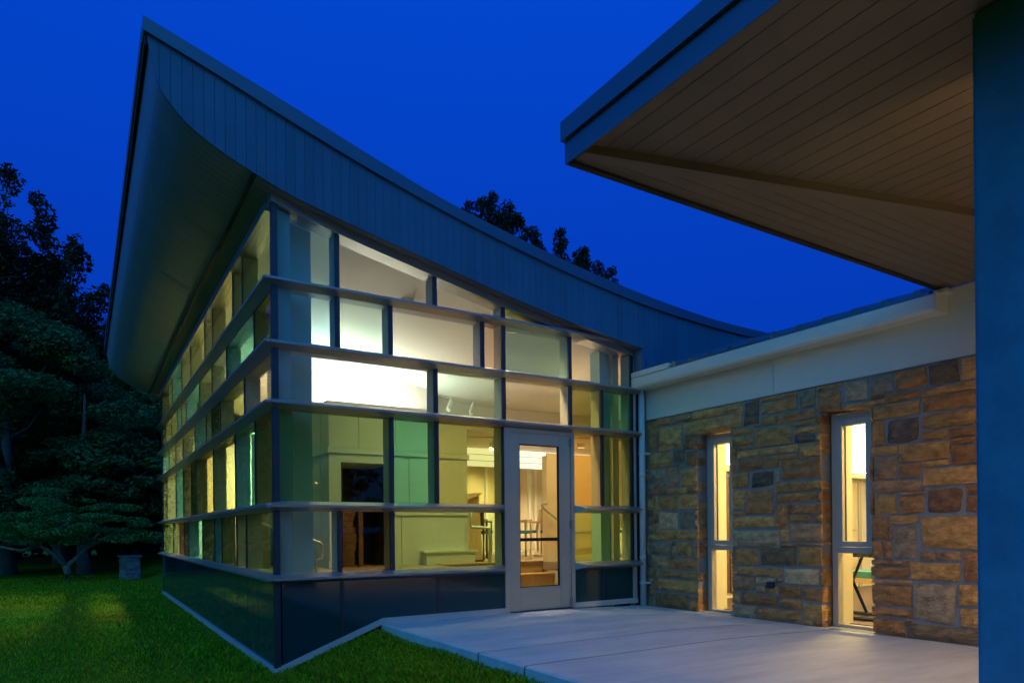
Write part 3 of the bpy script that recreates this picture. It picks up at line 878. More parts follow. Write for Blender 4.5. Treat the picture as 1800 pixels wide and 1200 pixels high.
ks = thing('keyboard_stand', 'black folding stand with crossed legs and a flat top, just inside the right slit window', 'stand', (5.75, -2.55, .02))
MB().box(5.58, 5.95, -2.2, -3.1, .70, .77).build('keyboard', M['black'], ks)
for yy in (-2.4, -2.9):
    MB().tube([(5.52, yy, .05), (5.98, yy, .69)], .018, 8).build('leg', M['black'], ks)
    MB().tube([(5.98, yy - .05, .05), (5.52, yy - .05, .69)], .018, 8).build('leg', M['black'], ks)
MB().tube([(5.52, -2.2, .04), (5.52, -3.1, .04)], .02, 8).build('foot_bar', M['black'], ks)
MB().tube([(5.98, -2.2, .04), (5.98, -3.1, .04)], .02, 8).build('foot_bar', M['black'], ks)
be = thing('bench', 'teal cushioned wooden bench behind the folding stand', 'bench', (6.7, -2.0, .02))
MB().box(6.5, 6.95, -1.2, -2.6, .40, .48).build('cushion', M['teal'], be)
MB().box(6.5, 6.95, -1.2, -2.6, .34, .398).build('seat', M['wood'], be)
for xx in (6.53, 6.88):
    for yy in (-1.25, -2.55):
        MB().box(xx, xx + .05, yy - .025, yy + .025, .02, .34).build('leg', M['wood'], be)

# ------------------------------------------------------------------ entry canopy
can = thing('entry_canopy', 'flat boarded entry canopy with a dark metal edge overhead at the right', 'canopy', (3, -5, 3.1))
X0, YC, ZC = .72, -3.83, 3.106
Y2, X2 = -9.5, 9.0
ZM = 3.150                       # main boards sit a little higher than the corner boards
def strip_y(x): return -3.905 - .2635 * (x - .72)
# main boards along Y
x = X0 + .012
bwid = .1318
while x < 4.80:
    x1 = min(x + bwid - .005, 4.81)
    a = [(x, strip_y(x) - .01, ZM), (x1, strip_y(x1) - .01, ZM), (x1, strip_y(x1) - .01, ZM + .02), (x, strip_y(x) - .01, ZM + .02)]
    b = [(x, Y2, ZM), (x1, Y2, ZM), (x1, Y2, ZM + .02), (x, Y2, ZM + .02)]
    MB().loft(a, b).build('soffit_board', M['canopy'], can)
    x += bwid
# corner boards along X
y = YC - .055
while y > -5.1:
    y1 = y - .083
    xa, xb = max(X0 + .03, .72 + (-3.905 - y) / .2635 + .0), max(X0 + .03, .72 + (-3.905 - y1) / .2635)
    if xa < 4.75:
        a = [(xa, y, ZC), (4.815, y, ZC), (4.815, y, ZC + .02), (xa, y, ZC + .02)]
        b = [(min(xb, 4.81), y1, ZC), (4.815, y1, ZC), (4.815, y1, ZC + .02), (min(xb, 4.81), y1, ZC + .02)]
        MB().loft(a, b).build('corner_board', M['canopy'], can)
    y -= .087
# trim strip along the diagonal
p0, p1 = (X0 + .02, strip_y(X0 + .02)), (4.80, strip_y(4.80))
MB().loft([(p0[0], p0[1] + .012, ZC - .004), (p0[0], p0[1] - .075, ZC - .004), (p0[0], p0[1] - .075, ZM + .015), (p0[0], p0[1] + .012, ZM + .015)],
          [(p1[0], p1[1] + .012, ZC - .004), (p1[0], p1[1] - .105, ZC - .004), (p1[0], p1[1] - .105, ZM + .015), (p1[0], p1[1] + .012, ZM + .015)]).build('trim_strip', M['canopy'], can)
# body, edge bands
MB().box(X0 + .012, 4.82, YC - .02, Y2, ZM + .022, 3.30).build('deck', M['gap'], can)
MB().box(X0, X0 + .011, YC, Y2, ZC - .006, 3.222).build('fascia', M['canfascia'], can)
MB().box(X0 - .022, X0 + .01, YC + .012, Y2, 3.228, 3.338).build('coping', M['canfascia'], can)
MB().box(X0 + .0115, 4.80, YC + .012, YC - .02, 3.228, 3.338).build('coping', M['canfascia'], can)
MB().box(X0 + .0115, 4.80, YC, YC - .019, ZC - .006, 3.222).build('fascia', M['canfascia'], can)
MB().box(X0 + .0115, 4.80, YC - .02, YC - .055, ZC - .018, ZC + .012).build('drip_edge', M['gap'], can)

# ------------------------------------------------------------------ column
cx0, cx1, cy0, cy1 = 1.53, 2.00, -6.05, -5.57
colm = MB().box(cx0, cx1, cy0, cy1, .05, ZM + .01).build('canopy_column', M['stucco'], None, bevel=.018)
tag(colm, 'square stuccoed column in the right foreground that holds up the canopy', 'column')
sc = MB().box(cx1, cx1 + .09, -5.87, -5.73, 1.95, 2.25).build('wall_lamp', M['cap'], colm)
MB().box(cx1 + .015, cx1 + .08, -5.86, -5.74, 2.251, 2.256).box(cx1 + .015, cx1 + .08, -5.86, -5.74, 1.944, 1.949).build('lamp_lens', M['lampc'], sc)
# unseen lamps added in the canopy for warm light on stone and patio
for lx, ly, lt in ((2.3, -8.3, 'unseen round canopy light nearest the outer edge'), (3.3, -5.15, 'unseen round canopy light hidden behind the square column'), (3.4, -9.0, 'unseen round canopy light farthest from the pavilion')):
    t = thing('unseen_canopy_light', lt, 'ceiling light', (lx, ly, ZM), 'unseen canopy lights')
    MB().tube([(lx, ly, ZM - .004), (lx, ly, ZM - .012)], .08, 16).build('lens', M['lampx' if ly > -6 else 'lampo'], t)
    MB().tube([(lx, ly, ZM - .002), (lx, ly, ZM - .062)], .10, 16, caps=False).build('trim_ring', M['velvet'], t)
# ------------------------------------------------------------------ pavilion interior
FZ = .55
fl = MB()
fl.box(.05, 2.62, .18, 11.0, FZ - .12, FZ).box(2.62, 4.34, 1.70, 11.0, FZ - .12, FZ).box(4.34, 9.6, .18, 11.0, FZ - .12, FZ)
fl.build('interior_floor', M['floor'], pav)
MB().box(2.62, 4.34, .03, 1.70, -.05, .045).build('entry_floor', M['floor'], pav)
MB().box(2.58, 2.62, .18, 1.70, .0, FZ - .12).build('well_wall', M['cream'], pav)
MB().box(4.345, 4.37, .18, 1.60, .0, FZ - .12).build('well_wall', M['cream'], pav)
for k, (y0, z0, z1) in enumerate(((1.10, .05, .205), (1.40, .05, .375))):
    st_ = MB().box(2.63, 4.33, y0, 1.70, z0 if k == 0 else .22, z1).build('step', M['stepwood'], pav)
    MB().box(2.63, 4.33, y0 - .03, y0 + .25, z1 + .001, z1 + .018).build('nosing', M['stepwood'], st_)
MB().box(2.63, 4.33, 1.67, 1.95, FZ + .001, FZ + .016).build('nosing', M['stepwood'], pav)
MB().box(2.63, 4.33, 1.698, 1.72, .376, FZ - .001).build('riser', M['stepwood'], pav)
# ceiling follows the roof curve
mb = MB()
xs = [-.0] + [round(.2 * i, 2) for i in range(1, 24)] + [4.7, 9.6]
CE = lambda x: S(x) - .005 if x <= 4.7 else 3.42
for a, b in zip(xs[:-1], xs[1:]):
    mb.add([(max(a, .02), .172, CE(a)), (b, .172, CE(b)), (b, 11.0, CE(b)), (max(a, .02), 11.0, CE(a))], [(0, 1, 2, 3)])
mb.build('ceiling', M['ceil'], pav)
MB().box(3.42, 9.6, 4.55, 4.62, 2.95, 3.60).build('bulkhead', M['wallwhite'], pav)
MB().box(3.42, 9.6, 4.62, 11.0, 2.95, 3.0).build('low_ceiling', M['ceil'], pav)
MB().box(9.5, 9.6, .2, 11.0, .55, 3.45).build('side_wall', M['cream'], pav)
MB().box(4.70, 9.5, .13, .17, .55, 3.44).build('side_wall', M['cream'], pav)
MB().box(4.2, 9.5, 7.0, 7.1, .55, 2.52).build('far_wall', M['cream'], pav)
cl = MB()
for k in range(3): cl.box(4.2, 9.5, 7.02, 7.06, 2.53 + k * .145, 2.53 + k * .145 + .128)
cl.build('clerestory', M['clear_story'], pav)  # white bands, bright by their own emission
for k, xx in enumerate((6.35, 7.05, 7.22, 7.55, 7.72, 8.3)):
    MB().box(xx, xx + .06, 6.93, 6.998, .56, 2.50).build('pilaster', M['wallwhite'], pav)
dd = MB().box(6.62, 7.0, 6.95, 6.99, .56, 1.55).build('inner_door_frame', M['frame'], pav)
MB().box(6.66, 6.86, 6.94, 6.949, .62, 1.50).build('door_window', M['black'], dd)
# partition beside the steps and its rails
MB().box(4.375, 5.40, 1.62, 1.74, .0, 2.16).build('partition', M['amber'], pav)
MB().box(4.375, 5.40, 1.62, 1.634, 2.161, 2.20).build('partition_cap', M['amber'], pav)
MB().box(4.375, 5.40, 1.60, 1.619, .55, .64).build('skirting', M['cream'], pav)
# inner columns close to the glass
for nm, b in (('steel_column', (.255, .465, .36, .56)), ('steel_column', (4.36, 4.52, .32, .52))):
    MB().box(b[0], b[1], b[2], b[3], .0, CE(b[0]) - .005).build(nm, M['steelpaint'], pav)
MB().box(4.525, 4.63, .25, .42, .05, 3.4).build('jamb_casing', M['frame'], pav)

# fireplace block
blk = thing('fireplace_block', 'large pale panelled chimney block with a dark fireplace opening, behind the front glass', 'fireplace', (2.2, 3.0, FZ))
bx0, bx1, by0, by1, bz = 1.147, 3.213, 2.0, 4.2, 2.70
core = MB()
core.box(bx0 + .02, 1.31, by0 + .02, by1, FZ, bz).box(2.06, bx1 - .02, by0 + .02, by1, FZ, bz).box(1.31, 2.06, by0 + .02, by1, 1.96, bz).box(1.31, 2.06, 2.9, by1, FZ, 1.96)
core.build('core', M['sage'], blk)
def panel(x0, x1, y0, y1, z0, z1): MB().box(x0, x1, y0, y1, z0, z1).build('panel', M['sage'], blk)
for a, b in ((bx0, 1.555), (1.562, 2.085), (2.092, 2.65), (2.657, bx1)):
    panel(a, b, by0, by0 + .018, 2.155, bz)
for a, b in ((bx0, 1.308), (2.062, 2.28), (2.287, bx1)):
    panel(a, b, by0, by0 + .018, 1.33 if a > 2 else FZ, 2.075)
panel(1.309, 2.061, by0, by0 + .018, 1.962, 2.075)
panel(2.062, 2.16, by0, by0 + .018, FZ, 1.25); panel(2.167, bx1, by0, by0 + .018, FZ, 1.25)
for a, b in ((2.0, 2.36), (2.367, 3.2), (3.207, 4.2)):
    panel(bx0 + .0, bx0 + .018, a + .02, b, 2.155, bz); panel(bx0 + .0, bx0 + .018, a + .02, b, FZ + .12, 2.075)
MB().box(bx0 - .022, bx1 + .022, by0 - .022, by1, 2.08, 2.15).build('rail_moulding', M['sage'], blk)
MB().box(2.062, bx1 + .02, by0 - .02, by0 + .015, 1.255, 1.325).build('rail_moulding', M['sage'], blk)
MB().box(bx0 - .015, 1.308, by0 - .015, by1, FZ, FZ + .11).build('skirting', M['sage'], blk)
MB().box(2.48, bx1 + .04, by0 - .14, by0 - .002, FZ, FZ + .17).box(2.44, bx1 + .08, by0 - .16, by0 - .002, FZ + .172, FZ + .20).build('hearth_ledge', M['sage'], blk)
MB().box(bx0 - .03, bx1 + .03, by0 - .03, by0 + .12, bz + .001, bz + .06).box(bx0 - .03, bx0 + .12, by0 + .121, by1, bz + .001, bz + .06).build('top_ledge', M['wallwhite'], blk)
MB().box(1.312, 1.335, by0 + .021, 2.88, FZ, 1.958).box(2.035, 2.058, by0 + .021, 2.88, FZ, 1.958).box(1.336, 2.034, 2.86, 2.89, FZ, 1.958).build('firebox', M['fire'], blk)
z = FZ
while z < 1.25:
    h_ = random.uniform(.07, .13)
    w_ = random.uniform(.16, .24)
    MB().box(1.337, 1.337 + w_, by0 + .12, 2.5, z + .006, z + h_).build('brick', M['firestone'], blk)
    z += h_
MB().box(1.60, 1.66, by0 + .15, by0 + .2, FZ, 1.30).build('fire_post', M['firestone'], blk)
up = MB().box(bx0 + .1, bx1 - .1, 3.82, 3.94, bz + .05, bz + .065)
up.build('uplight_strip', M['uplight'], blk)
# white wall over the block
MB().box(.95, 3.62, 4.25, 4.62, FZ, 4.1).build('upper_wall', M['wallwhite'], pav)

def handrail(name, label, pts, r=.02, posts=(), group=None):
    t = thing(name, label, 'handrail', pts[0], group)
    MB().tube(pts, r, 10).build('rail', M['rail'], t, smooth=True)
    for a, b in posts: MB().tube([a, b], r * .9, 8).build('post', M['rail'], t, smooth=True)
    return t
def bend(pts, r=.05, n=4):
    out = [Vector(pts[0])]
    for i in range(1, len(pts) - 1):
        p, a, b = Vector(pts[i]), Vector(pts[i - 1]), Vector(pts[i + 1])
        d1, d2 = (a - p).normalized(), (b - p).normalized()
        q0, q1 = p + d1 * min(r, (a - p).length * .45), p + d2 * min(r, (b - p).length * .45)
        for k in range(n + 1):
            t = k / n
            out.append(q0 * (1 - t) ** 2 + p * 2 * t * (1 - t) + q1 * t * t)
    out.append(Vector(pts[-1]))
    return out
handrail('handrail', 'bent pipe handrail at the edge of the entry steps, in front of the wooden lectern',
         bend([(3.165, 1.83, FZ), (3.165, 1.83, 1.42), (3.165, 1.83, 1.08), (3.40, 1.68, 1.07), (3.40, 1.68, FZ)][1:]), .022)
handrail('handrail', 'pale handrail on the ochre partition right of the entry door',
         bend([(5.38, 1.52, .99), (4.75, 1.52, .99), (4.56, 1.52, 1.15), (4.22, 1.52, 1.37), (4.20, 1.50, 1.43), (4.30, 1.50, 1.43)], .04), .02)
handrail('handrail', 'bright bent handrail low behind the corner pane of the front glass',
         bend([(.55, 1.9, 1.04), (.68, 1.2, .945), (.81, 1.2, .89), (.81, 1.2, .71), (.735, 1.2, .70), (.735, 1.2, FZ)], .04), .018)
handrail('handrail', 'long sloping handrail on posts behind the left glass wall',
         [(.72, 2.0, .96), (.72, 3.1, 1.08), (.72, 4.13, 1.19), (.72, 6.0, 1.39)], .02,
         [((.72, y, FZ), (.72, y, .96 + (y - 2.0) * .1075)) for y in (2.1, 3.4, 4.7, 5.9)])

lec = thing('lectern', 'maple lectern with a slanted top, right of the chimney block', 'lectern', (3.5, 2.6, FZ))
MB().loft([(3.36, 2.35, FZ + .03), (3.66, 2.35, FZ + .03), (3.60, 2.35, 1.56), (3.36, 2.35, 1.46)],
          [(3.36, 2.85, FZ + .03), (3.66, 2.85, FZ + .03), (3.60, 2.85, 1.56), (3.36, 2.85, 1.46)]).build('body', M['wood'], lec)
MB().loft([(3.33, 2.30, 1.465), (3.64, 2.30, 1.594), (3.64, 2.30, 1.62), (3.33, 2.30, 1.49)],
          [(3.33, 2.90, 1.465), (3.64, 2.90, 1.594), (3.64, 2.90, 1.62), (3.33, 2.90, 1.49)]).build('top', M['wood'], lec)
MB().box(3.345, 3.675, 2.335, 2.865, FZ, FZ + .029).build('plinth', M['darkwood'], lec)

def chair(label, loc, rz, seat='teal', wood='wood'):
    t = thing('chair', label, 'chair', (0, 0, 0), 'wooden chairs in the pavilion')
    MB().box(-.24, .24, -.24, .24, .42, .48).build('seat', M[seat], t, bevel=.01)
    a = [(-.22, .20, .50), (.22, .20, .50), (.22, .24, .50), (-.22, .24, .50)]
    MB().loft(a, [(-.22, .29, .92), (.22, .29, .92), (.22, .33, .92), (-.22, .33, .92)]).build('backrest', M[wood if seat == 'teal' else seat], t)
    for sx in (-.22, .22):
        MB().tube([(sx, -.21, 0), (sx, -.21, .66)], .02, 6).build('leg', M[wood], t)
        MB().tube([(sx, .25, 0), (sx, .23, .45), (sx, .31, .90)], .02, 6).build('leg', M[wood], t)
        MB().tube([(sx, -.24, .66), (sx, .26, .66)], .022, 6).build('armrest', M[wood], t)
    t.location = loc
    t.rotation_euler = (0, 0, rz)
    return t
chair('dark backed chair behind the lectern, seen left of the door frame', (4.0, 3.3, FZ), 2.5, 'darkwood', 'darkwood')
chair('wooden armchair with teal seat nearest the entry steps', (5.05, 3.55, FZ), 1.2)
chair('teal seated armchair beside the small table', (6.3, 4.2, FZ), -.6)
chair('teal seated armchair farthest from the door', (6.6, 5.6, FZ), -2.2)
chair('teal seated armchair half hidden behind the ochre partition', (7.0, 3.0, FZ), -1.2)
chair('teal seated armchair behind the bent handrail', (5.2, 5.3, FZ), .5)
tb = thing('side_table', 'small pale table on a single post in the middle of the door glass', 'table', (5.7, 3.4, FZ))
MB().box(5.42, 5.98, 3.15, 3.7, 1.16, 1.19).build('tabletop', M['wood'], tb)
MB().box(5.60, 5.72, 3.36, 3.46, FZ + .03, 1.159).build('post', M['wood'], tb)
MB().box(5.45, 5.9, 3.2, 3.62, FZ, FZ + .029).build('base', M['wood'], tb)

def spot(label, x, y, z, lit=False, down=.16):
    t = thing('track_light', label, 'spotlight', (x, y, z), 'track lights')
    MB().tube([(x, y, z), (x, y, z - .07)], .012, 8).build('stem', M['wallwhite'], t)
    d = Vector((-.45, -.35, -.8)).normalized()
    p = Vector((x, y, z - .09))
    MB().tube([p - d * .02, p + d * .21], .042, 12).build('barrel', M['wallwhite'], t, smooth=False)
    if lit: MB().tube([p + d * .212, p + d * .216], .036, 12).build('lens', M['lampw'], t)
spot('white track light nearer the door, hanging under the sloping ceiling', 4.50, 4.15, CE(4.5) - .03)
spot('white track light nearer the bright wall, hanging under the sloping ceiling', 4.10, 4.25, CE(4.1) - .03)
MB().tube([(3.7, 4.35, CE(3.7) - .02), (5.2, 3.95, CE(4.7) - .015)], .014, 6).build('light_track', M['wallwhite'], pav)
spot('lit track light glowing under the low ceiling above the lectern', 5.55, 5.2, 2.95, True)
MB().tube([(5.0, 5.35, 2.935), (6.6, 4.9, 2.935)], .014, 6).build('light_track', M['wallwhite'], pav)

def added_downlight(label, x, y, z, r=.085, m='lamp', depth=.17):  # fittings invented to light the rooms and the left glass
    """cylinder fitting with the lamp set deep inside, so only its glow shows from outside"""
    t = thing('added_ceiling_light', label, 'ceiling light', (x, y, z), 'added cylinder ceiling lights')
    MB().tube([(x, y, z - .018), (x, y, z - .024)], r - .008, 20).build('lens', M[m], t)
    MB().tube([(x, y, z + .09), (x, y, z - depth)], r, 20, caps=False).build('housing', M['wallwhite'], t, smooth=True)
    MB().tube([(x, y, z - .026), (x, y, z - depth + .001)], r - .005, 20, caps=False).build('baffle', M['velvet'], t, smooth=True)
DL = [(1.85, 1.0, 'over the fireplace opening', 'lamph', .085, .10), (2.75, .6, 'over the entry steps', 'lamp', .085, .10), (3.05, .45, 'just inside the door head', 'lamp', .085, .10), (4.8, .8, 'in front of the ochre partition', 'lamp', .085, .10), (4.5, 2.0, 'over the ochre partition', 'lamp', .085, .10),
      (5.3, 1.84, 'behind the ochre partition', 'lamp', .085, .10),
      (.50, 3.2, 'beside the left side of the chimney block', 'lampl', .14, .12), (.50, 5.4, 'behind the middle of the left glass wall', 'lampl', .14, .12),
      (.50, 7.9, 'in the far half of the left glass wall', 'lampl', .14, .12), (.50, 10.0, 'at the far end of the left glass wall', 'lampl', .14, .12),
      (2.6, 8.0, 'in the middle of the rear bay', 'lamprear', .26, .07), (2.8, 9.9, 'at the back of the rear bay', 'lamprear', .26, .07)]  # rear bay lamps added to throw light out onto the lawn
for x, y, s_, m_, r_, d_ in DL: added_downlight('added white cylinder ceiling light ' + s_, x, y, CE(x) - .02, r_, m_, d_)
for x, y, s_ in ((6.0, 6.0, 'in the low ceiling near the far wall'), (7.8, 5.2, 'in the low ceiling at the right end')):
    added_downlight('added white cylinder ceiling light ' + s_, x, y, 2.95, .085, 'lampf', .10)
MB().box(4.5, 5.3, 1.66, 1.70, 2.161, 2.172).build('uplight_strip', M['lampw'], pav)  # partition-top strips added to brighten the ceilings and left glass
MB().box(1.15, 1.19, 4.7, 6.7, 2.901, 2.915).build('uplight_strip', M['lampw'], pav)
MB().box(1.5, 4.0, 6.83, 6.87, 3.0, 3.012).build('uplight_strip', M['lampw'], pav)
# dividing screens deeper in the room, seen through the left glass
MB().box(1.3, 4.2, 6.8, 6.9, FZ, 2.99).build('rear_partition', M['sage'], pav)
f_ = MB().box(1.05, 1.13, 4.9, 5.0, FZ, 2.1).box(1.05, 1.13, 5.9, 6.0, FZ, 2.1).box(1.05, 1.13, 5.001, 5.899, 2.0, 2.1).build('inner_door_frame', M['cream'], pav)
MB().box(1.08, 1.10, 5.001, 5.899, FZ, 1.999).build('inner_door', M['darkwood'], f_)
MB().box(1.135, 1.20, 4.63, 6.79, FZ, 2.9).build('side_partition', M['sage'], pav)

# ------------------------------------------------------------------ stacked stone pier on the lawn
pier = thing('stone_pier', 'short square pier of stacked flat stones standing on the far lawn', 'pier', (-.36, 17.55, -.36))
ca, sa = math.cos(.35), math.sin(.35)
z = ground_z(-.36, 17.55) - .03
while z < .30:
    h_ = random.uniform(.035, .07)
    for side in range(4):
        n_ = random.randint(1, 3)
        cuts = sorted([0] + [random.uniform(.2, .8) for _ in range(n_ - 1)] + [1])
        for c0, c1 in zip(cuts[:-1], cuts[1:]):
            if c1 - c0 < .1: continue
            half = .225 + random.uniform(-.015, .018)
            u0, u1 = -.205 + .41 * c0 + .004, -.205 + .41 * c1 - .004
            q = [(u0, -half), (u1, -half), (u1, -half + .12), (u0, -half + .12)]
            rot = lambda a, b: [(a, b), (-b, a), (-a, -b), (b, -a)][side]
            P_ = [rot(a, b) for a, b in q]
            P_ = [(-.36 + a * ca - b * sa, 17.55 + a * sa + b * ca) for a, b in P_]
            MB().loft([(a, b, z + .002) for a, b in P_], [(a, b, z + h_ - .003) for a, b in P_]).build('stone', M['pier'], pier)
    z += h_
def rp(a, b): return (-.36 + a * ca - b * sa, 17.55 + a * sa + b * ca)
MB().loft([(*rp(a, b), -.5) for a, b in ((-.19, -.19), (.19, -.19), (.19, .19), (-.19, .19))], [(*rp(a, b), z - .02) for a, b in ((-.19, -.19), (.19, -.19), (.19, .19), (-.19, .19))]).build('core', M['mortar'], pier)
MB().loft([(*rp(a, b), z + .001) for a, b in ((-.26, -.26), (.26, -.26), (.26, .26), (-.26, .26))], [(*rp(a, b), z + .05) for a, b in ((-.25, -.26), (.26, -.25), (.25, .26), (-.26, .25))]).build('cap_stone', M['pier'], pier)

# ------------------------------------------------------------------ trees
def leaves(centers, radii, n, size, flat=.5, up=.5, shell=.55):
    """n leaf quads spread through ellipsoidal clumps"""
    C_ = np.asarray(centers); R_ = np.asarray(radii)
    vol = R_[:, 0] * R_[:, 1]
    idx = RNG.choice(len(C_), n, p=vol / vol.sum())
    d = RNG.normal(size=(n, 3)); d /= np.linalg.norm(d, axis=1)[:, None]
    r = RNG.uniform(shell, 1.0, n) ** .6
    pos = C_[idx] + d * R_[idx] * r[:, None]
    nrm = d * .6 + RNG.normal(size=(n, 3)) * .5 + np.array([0, 0, up])
    nrm /= np.linalg.norm(nrm, axis=1)[:, None]
    a = np.cross(nrm, RNG.normal(size=(n, 3))); a /= np.linalg.norm(a, axis=1)[:, None]
    b = np.cross(nrm, a)
    s = size * RNG.uniform(.55, 1.25, n)[:, None]
    V = np.empty((n, 4, 3))
    V[:, 0] = pos - a * s
    V[:, 1] = pos + b * s * flat - nrm * s * .12
    V[:, 2] = pos + a * s
    V[:, 3] = pos - b * s * flat - nrm * s * .12
    return V.reshape(-1, 3)
def limb_tree(name, label, base, h, trunk_r, crown_fn, nleaf, lsize, leafm, barkm, limbs=7, group=None, lean=(0, 0), up=.5):
    t = thing(name, label, 'tree', base, group)
    bx_, by_, bz_ = base
    top = (bx_ + lean[0], by_ + lean[1], bz_ + h * .8)
    mb = MB()
    ks = 7
    pts = [(bx_ + (top[0] - bx_) * k / ks + random.uniform(-.08, .08) * (k > 0), by_ + (top[1] - by_) * k / ks, bz_ - .1 + (h * .8) * k / ks) for k in range(ks + 1)]
    mb.tube(pts, [trunk_r * (1.35 if k == 0 else 1 - .85 * k / ks) for k in range(ks + 1)], 9)
    cs, rs = crown_fn()
    for k in random.sample(range(len(cs)), min(limbs, len(cs))):
        c = Vector(cs[k])
        f = min(max((c.z - bz_) / (h * .8) * .7, .15), .9)
        s_ = Vector(pts[0]).lerp(Vector(pts[-1]), f)
        m_ = s_.lerp(c, .5) + Vector((0, 0, -.1 * (c - s_).length))
        rr = trunk_r * (1 - .8 * f) * .55
        mb.tube([s_, m_, c], [rr, rr * .65, rr * .25], 6)
    mb.build('trunk', M[barkm], t, smooth=True)
    V = leaves(cs, rs, nleaf, lsize, up=up)
    cloud_mesh('crown', V, np.arange(len(V)).reshape(-1, 4), M[leafm], t)
    return t
def clumps(cx_, cy_, z0, z1, rmax, n, cr, shape=lambda t: math.sin(math.pi * min(t * .9 + .1, 1)) ** .6, flat=.55, inner=.35):
    def fn():
        cs, rs = [], []
        for _ in range(n):
            t = random.random()
            R_ = rmax * shape(t)
            a = random.uniform(0, 2 * math.pi)
            q = R_ * (inner + (1 - inner) * random.random() ** .5)
            k = cr * random.uniform(.65, 1.3)
            cs.append((cx_ + q * math.cos(a), cy_ + q * math.sin(a), z0 + (z1 - z0) * t))
            rs.append((k, k, k * flat))
        return cs, rs
    return fn
def along(px, D):     # ground point straight ahead of the viewer at a bearing, written as plain numbers
    return px, D
gz = ground_z
limb_tree('maple_tree', 'broad leafy maple with layered foliage at the left edge of the lawn', (-3.9, 23.0, gz(-3.9, 23)), 9.6, .30,
          clumps(-3.9, 23.0, 1.0, 8.7, 4.6, 170, 1.0, flat=.42), 95000, .095, 'leaf_maple', 'bark', 12, up=.9)
limb_tree('maple_tree', 'leafy maple half hidden by the left end of the glass pavilion', (1.6, 27.0, gz(1.6, 27)), 9.5, .28,
          clumps(1.2, 27.0, 1.2, 8.4, 4.4, 150, 1.0, flat=.42), 70000, .10, 'leaf_maple', 'bark', 12, up=.9)
spire = lambda t: (1 - t) ** .75 * .95 + .06
def tufted(cx_, cy_, z0, tops, cr, n, spread, ex=.55):
    """crown made of leaders: each (dx, dy, top) leader carries tufts that get smaller towards its tip"""
    def fn():
        cs, rs = [], []
        for (ax, ay, zt) in tops:
            for _ in range(n):
                t = random.random() ** .8
                q = spread * (1 - t) ** ex * random.random() ** .5 + .05
                a = random.uniform(0, 2 * math.pi)
                k = cr * (1.15 - .55 * t) * random.uniform(.6, 1.3)
                zz = z0 + (zt - z0) * t
                cs.append((cx_ + ax * (.25 + .75 * t) + q * math.cos(a), cy_ + ay * (.25 + .75 * t) + q * math.sin(a), zz))
                rs.append((k, k, k * 1.15))
        return cs, rs
    return fn
limb_tree('tall_tree', 'tall dark tree with ragged pointed top against the sky at far left', (-4.9, 30.6, gz(-4.9, 30.6)), 17.0, .38,
          tufted(-4.9, 30.6, 2.5, [(.6, 0, 17.2), (-1.4, .3, 16.2), (1.75, -.4, 16.0), (2.9, .2, 14.3), (-2.6, 0, 14.6), (.4, -1.6, 13.5), (1.4, 1.2, 12.6)], .62, 80, 2.1), 62000, .12, 'leaf_dark', 'bark', 20, up=.3)
limb_tree('tall_tree', 'tall dark tree with a rounder lower top beside the pointed one', (-2.3, 29.6, gz(-2.3, 29.6)), 13.6, .35,
          tufted(-2.3, 29.6, 2.5, [(.5, 0, 14.2), (-.8, .4, 13.2), (1.5, -.2, 12.4), (.2, -1.3, 11.0), (2.1, .4, 10.6)], .55, 75, 1.8), 40000, .12, 'leaf_dark', 'bark', 16, up=.3)
limb_tree('tall_tree', 'dark tree showing sky gaps between the pavilion roof and the tall trees', (.5, 30.0, gz(.5, 30)), 10.6, .3,
          tufted(.5, 30.0, 2.5, [(-.4, 0, 11.2), (.9, .3, 10.6), (-1.6, -.2, 9.8), (1.9, 0, 9.2)], .6, 55, 1.9), 24000, .13, 'leaf_dark', 'bark', 12, up=.3)
limb_tree('roof_top_tree', 'dark tree whose leafy top shows above the middle of the curved roof', (16.1, 23.2, -.3), 15.0, .35,
          tufted(16.1, 23.2, 4.0, [(-.1, 0, 18.1), (-.9, .5, 17.6), (.75, -.4, 17.6), (-1.5, .9, 17.1), (1.2, -.7, 16.9), (.4, .9, 17.2), (1.75, -1.2, 16.3)], .36, 150, 1.7, .42), 110000, .075, 'leaf_dark', 'bark', 14, up=.2)
limb_tree('roof_top_tree', 'dark tree with spiky tops above the right slope of the curved roof', (19.0, 21.4, -.3), 13.4, .35,
          tufted(19.0, 21.4, 4.0, [(-1.35, 1.0, 15.9), (-.75, .5, 15.5), (.1, -.1, 16.2), (.7, -.5, 15.0), (1.15, -.7, 15.3), (1.75, -1.1, 14.5), (2.3, -1.5, 14.2)], .32, 140, 1.3, .48), 105000, .075, 'leaf_dark', 'bark', 14, up=.2)

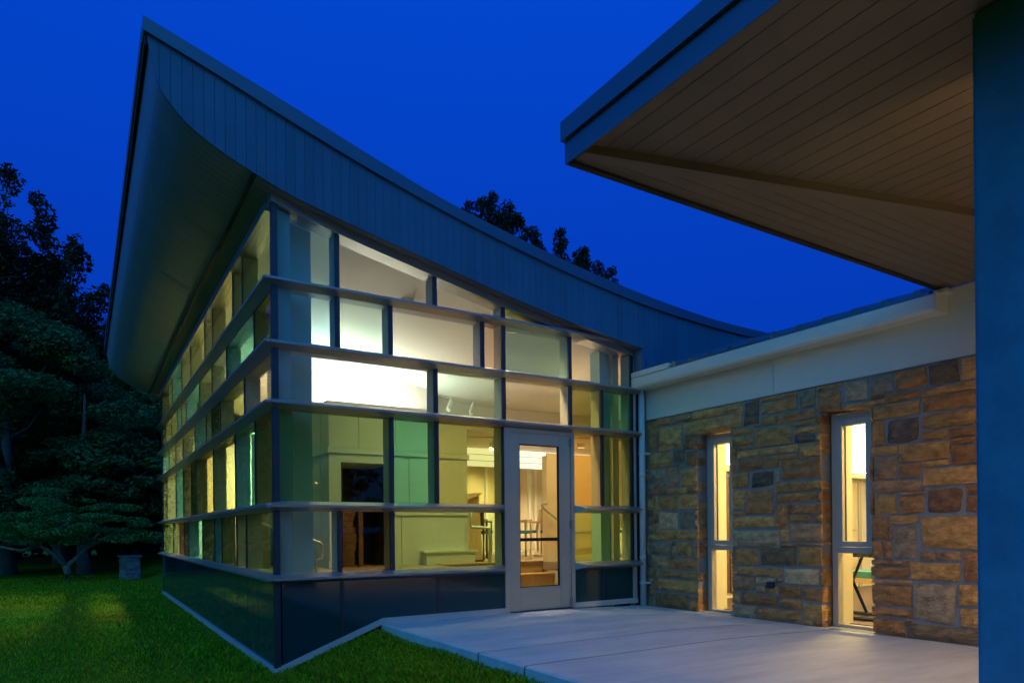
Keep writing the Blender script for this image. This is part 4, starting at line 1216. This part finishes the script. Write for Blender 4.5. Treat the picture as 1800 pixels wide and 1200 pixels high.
# small dogwood with forked pale trunk
dx, dy = -2.0, 17.6
dz = gz(dx, dy)
dog = thing('dogwood_tree', 'small spreading dogwood with a pale forked trunk on the lawn at left', 'tree', (dx, dy, dz))
mb = MB()
mb.tube([(dx, dy, dz - .05), (dx + .02, dy, dz + .25), (dx - .02, dy, dz + .48)], [.13, .10, .105], 9)
br = [[(dx - .02, dy, dz + .44), (dx - .35, dy - .1, dz + .85), (dx - .75, dy - .1, dz + 1.15), (dx - 1.5, dy - .3, dz + 1.25), (dx - 2.1, dy - .4, dz + 1.5)],
      [(dx - .02, dy, dz + .44), (dx - .25, dy + .2, dz + .95), (dx - .6, dy + .3, dz + 1.35), (dx - .9, dy + .4, dz + 1.75)],
      [(dx - .02, dy, dz + .44), (dx + .35, dy + .1, dz + .8), (dx + .65, dy + .1, dz + 1.2), (dx + 1.0, dy, dz + 1.65)],
      [(dx + .5, dy + .1, dz + 1.0), (dx + 1.1, dy - .2, dz + 1.35), (dx + 1.6, dy - .3, dz + 1.6)],
      [(dx - .7, dy - .1, dz + 1.1), (dx - 1.1, dy - .5, dz + .95), (dx - 1.8, dy - .6, dz + 1.15)],
      [(dx - .5, dy + .25, dz + 1.25), (dx - .1, dy - .2, dz + 1.65), (dx + .3, dy - .4, dz + 1.9)]]
for b_ in br: mb.tube(b_, [.075 - .055 * i / (len(b_) - 1) for i in range(len(b_))], 7)
mb.build('trunk', M['palebark'], dog, smooth=True)
cs, rs = [], []
for _ in range(95):
    a, q = random.uniform(0, 2 * math.pi), 2.3 * random.random() ** .55
    cs.append((dx - .1 + q * math.cos(a) * 1.05, dy + q * math.sin(a) * .8, dz + 1.15 + 1.5 * random.random() * (1.15 - q / 3.2) + .3 * random.random() * (q > 1.2)))
    k = random.uniform(.2, .5)
    rs.append((k, k, k * .30))
V = leaves(cs, rs, 20000, .045, up=1.0)
cloud_mesh('crown', V, np.arange(len(V)).reshape(-1, 4), M['leaf_dog'], dog)
# straight trunk in the shade behind the dogwood
limb_tree('shade_tree', 'dim straight trunked tree between the dogwood and the stone pier', (-1.55, 21.5, gz(-1.55, 21.5)), 8.0, .2,
          clumps(-.6, 21.8, 1.9, 4.6, 2.6, 80, .7, flat=.35), 22000, .11, 'leaf_maple', 'bark', 8, up=.9)
# far woodland closing the view
cs, rs = [], []
for k_ in range(800):
    a = random.uniform(-1.15, .75) if k_ < 420 else random.uniform(.75, 2 * math.pi - 1.15)
    R_ = random.uniform(34, 44)
    cs.append((-1.6 + R_ * math.sin(a + .05), -7 + R_ * math.cos(a + .05) + 6, random.uniform(0, 11 if 1.9 < a < 4.9 else 6.5 if k_ < 420 else 4.5)))
    k = random.uniform(1.2, 2.2)
    rs.append((k, k, k * .7))
V = leaves(cs, rs, 100000, .36, up=.3)
wood = cloud_mesh('far_woodland', V, np.arange(len(V)).reshape(-1, 4), M['leaf_dark'])
wood['kind'] = 'stuff'
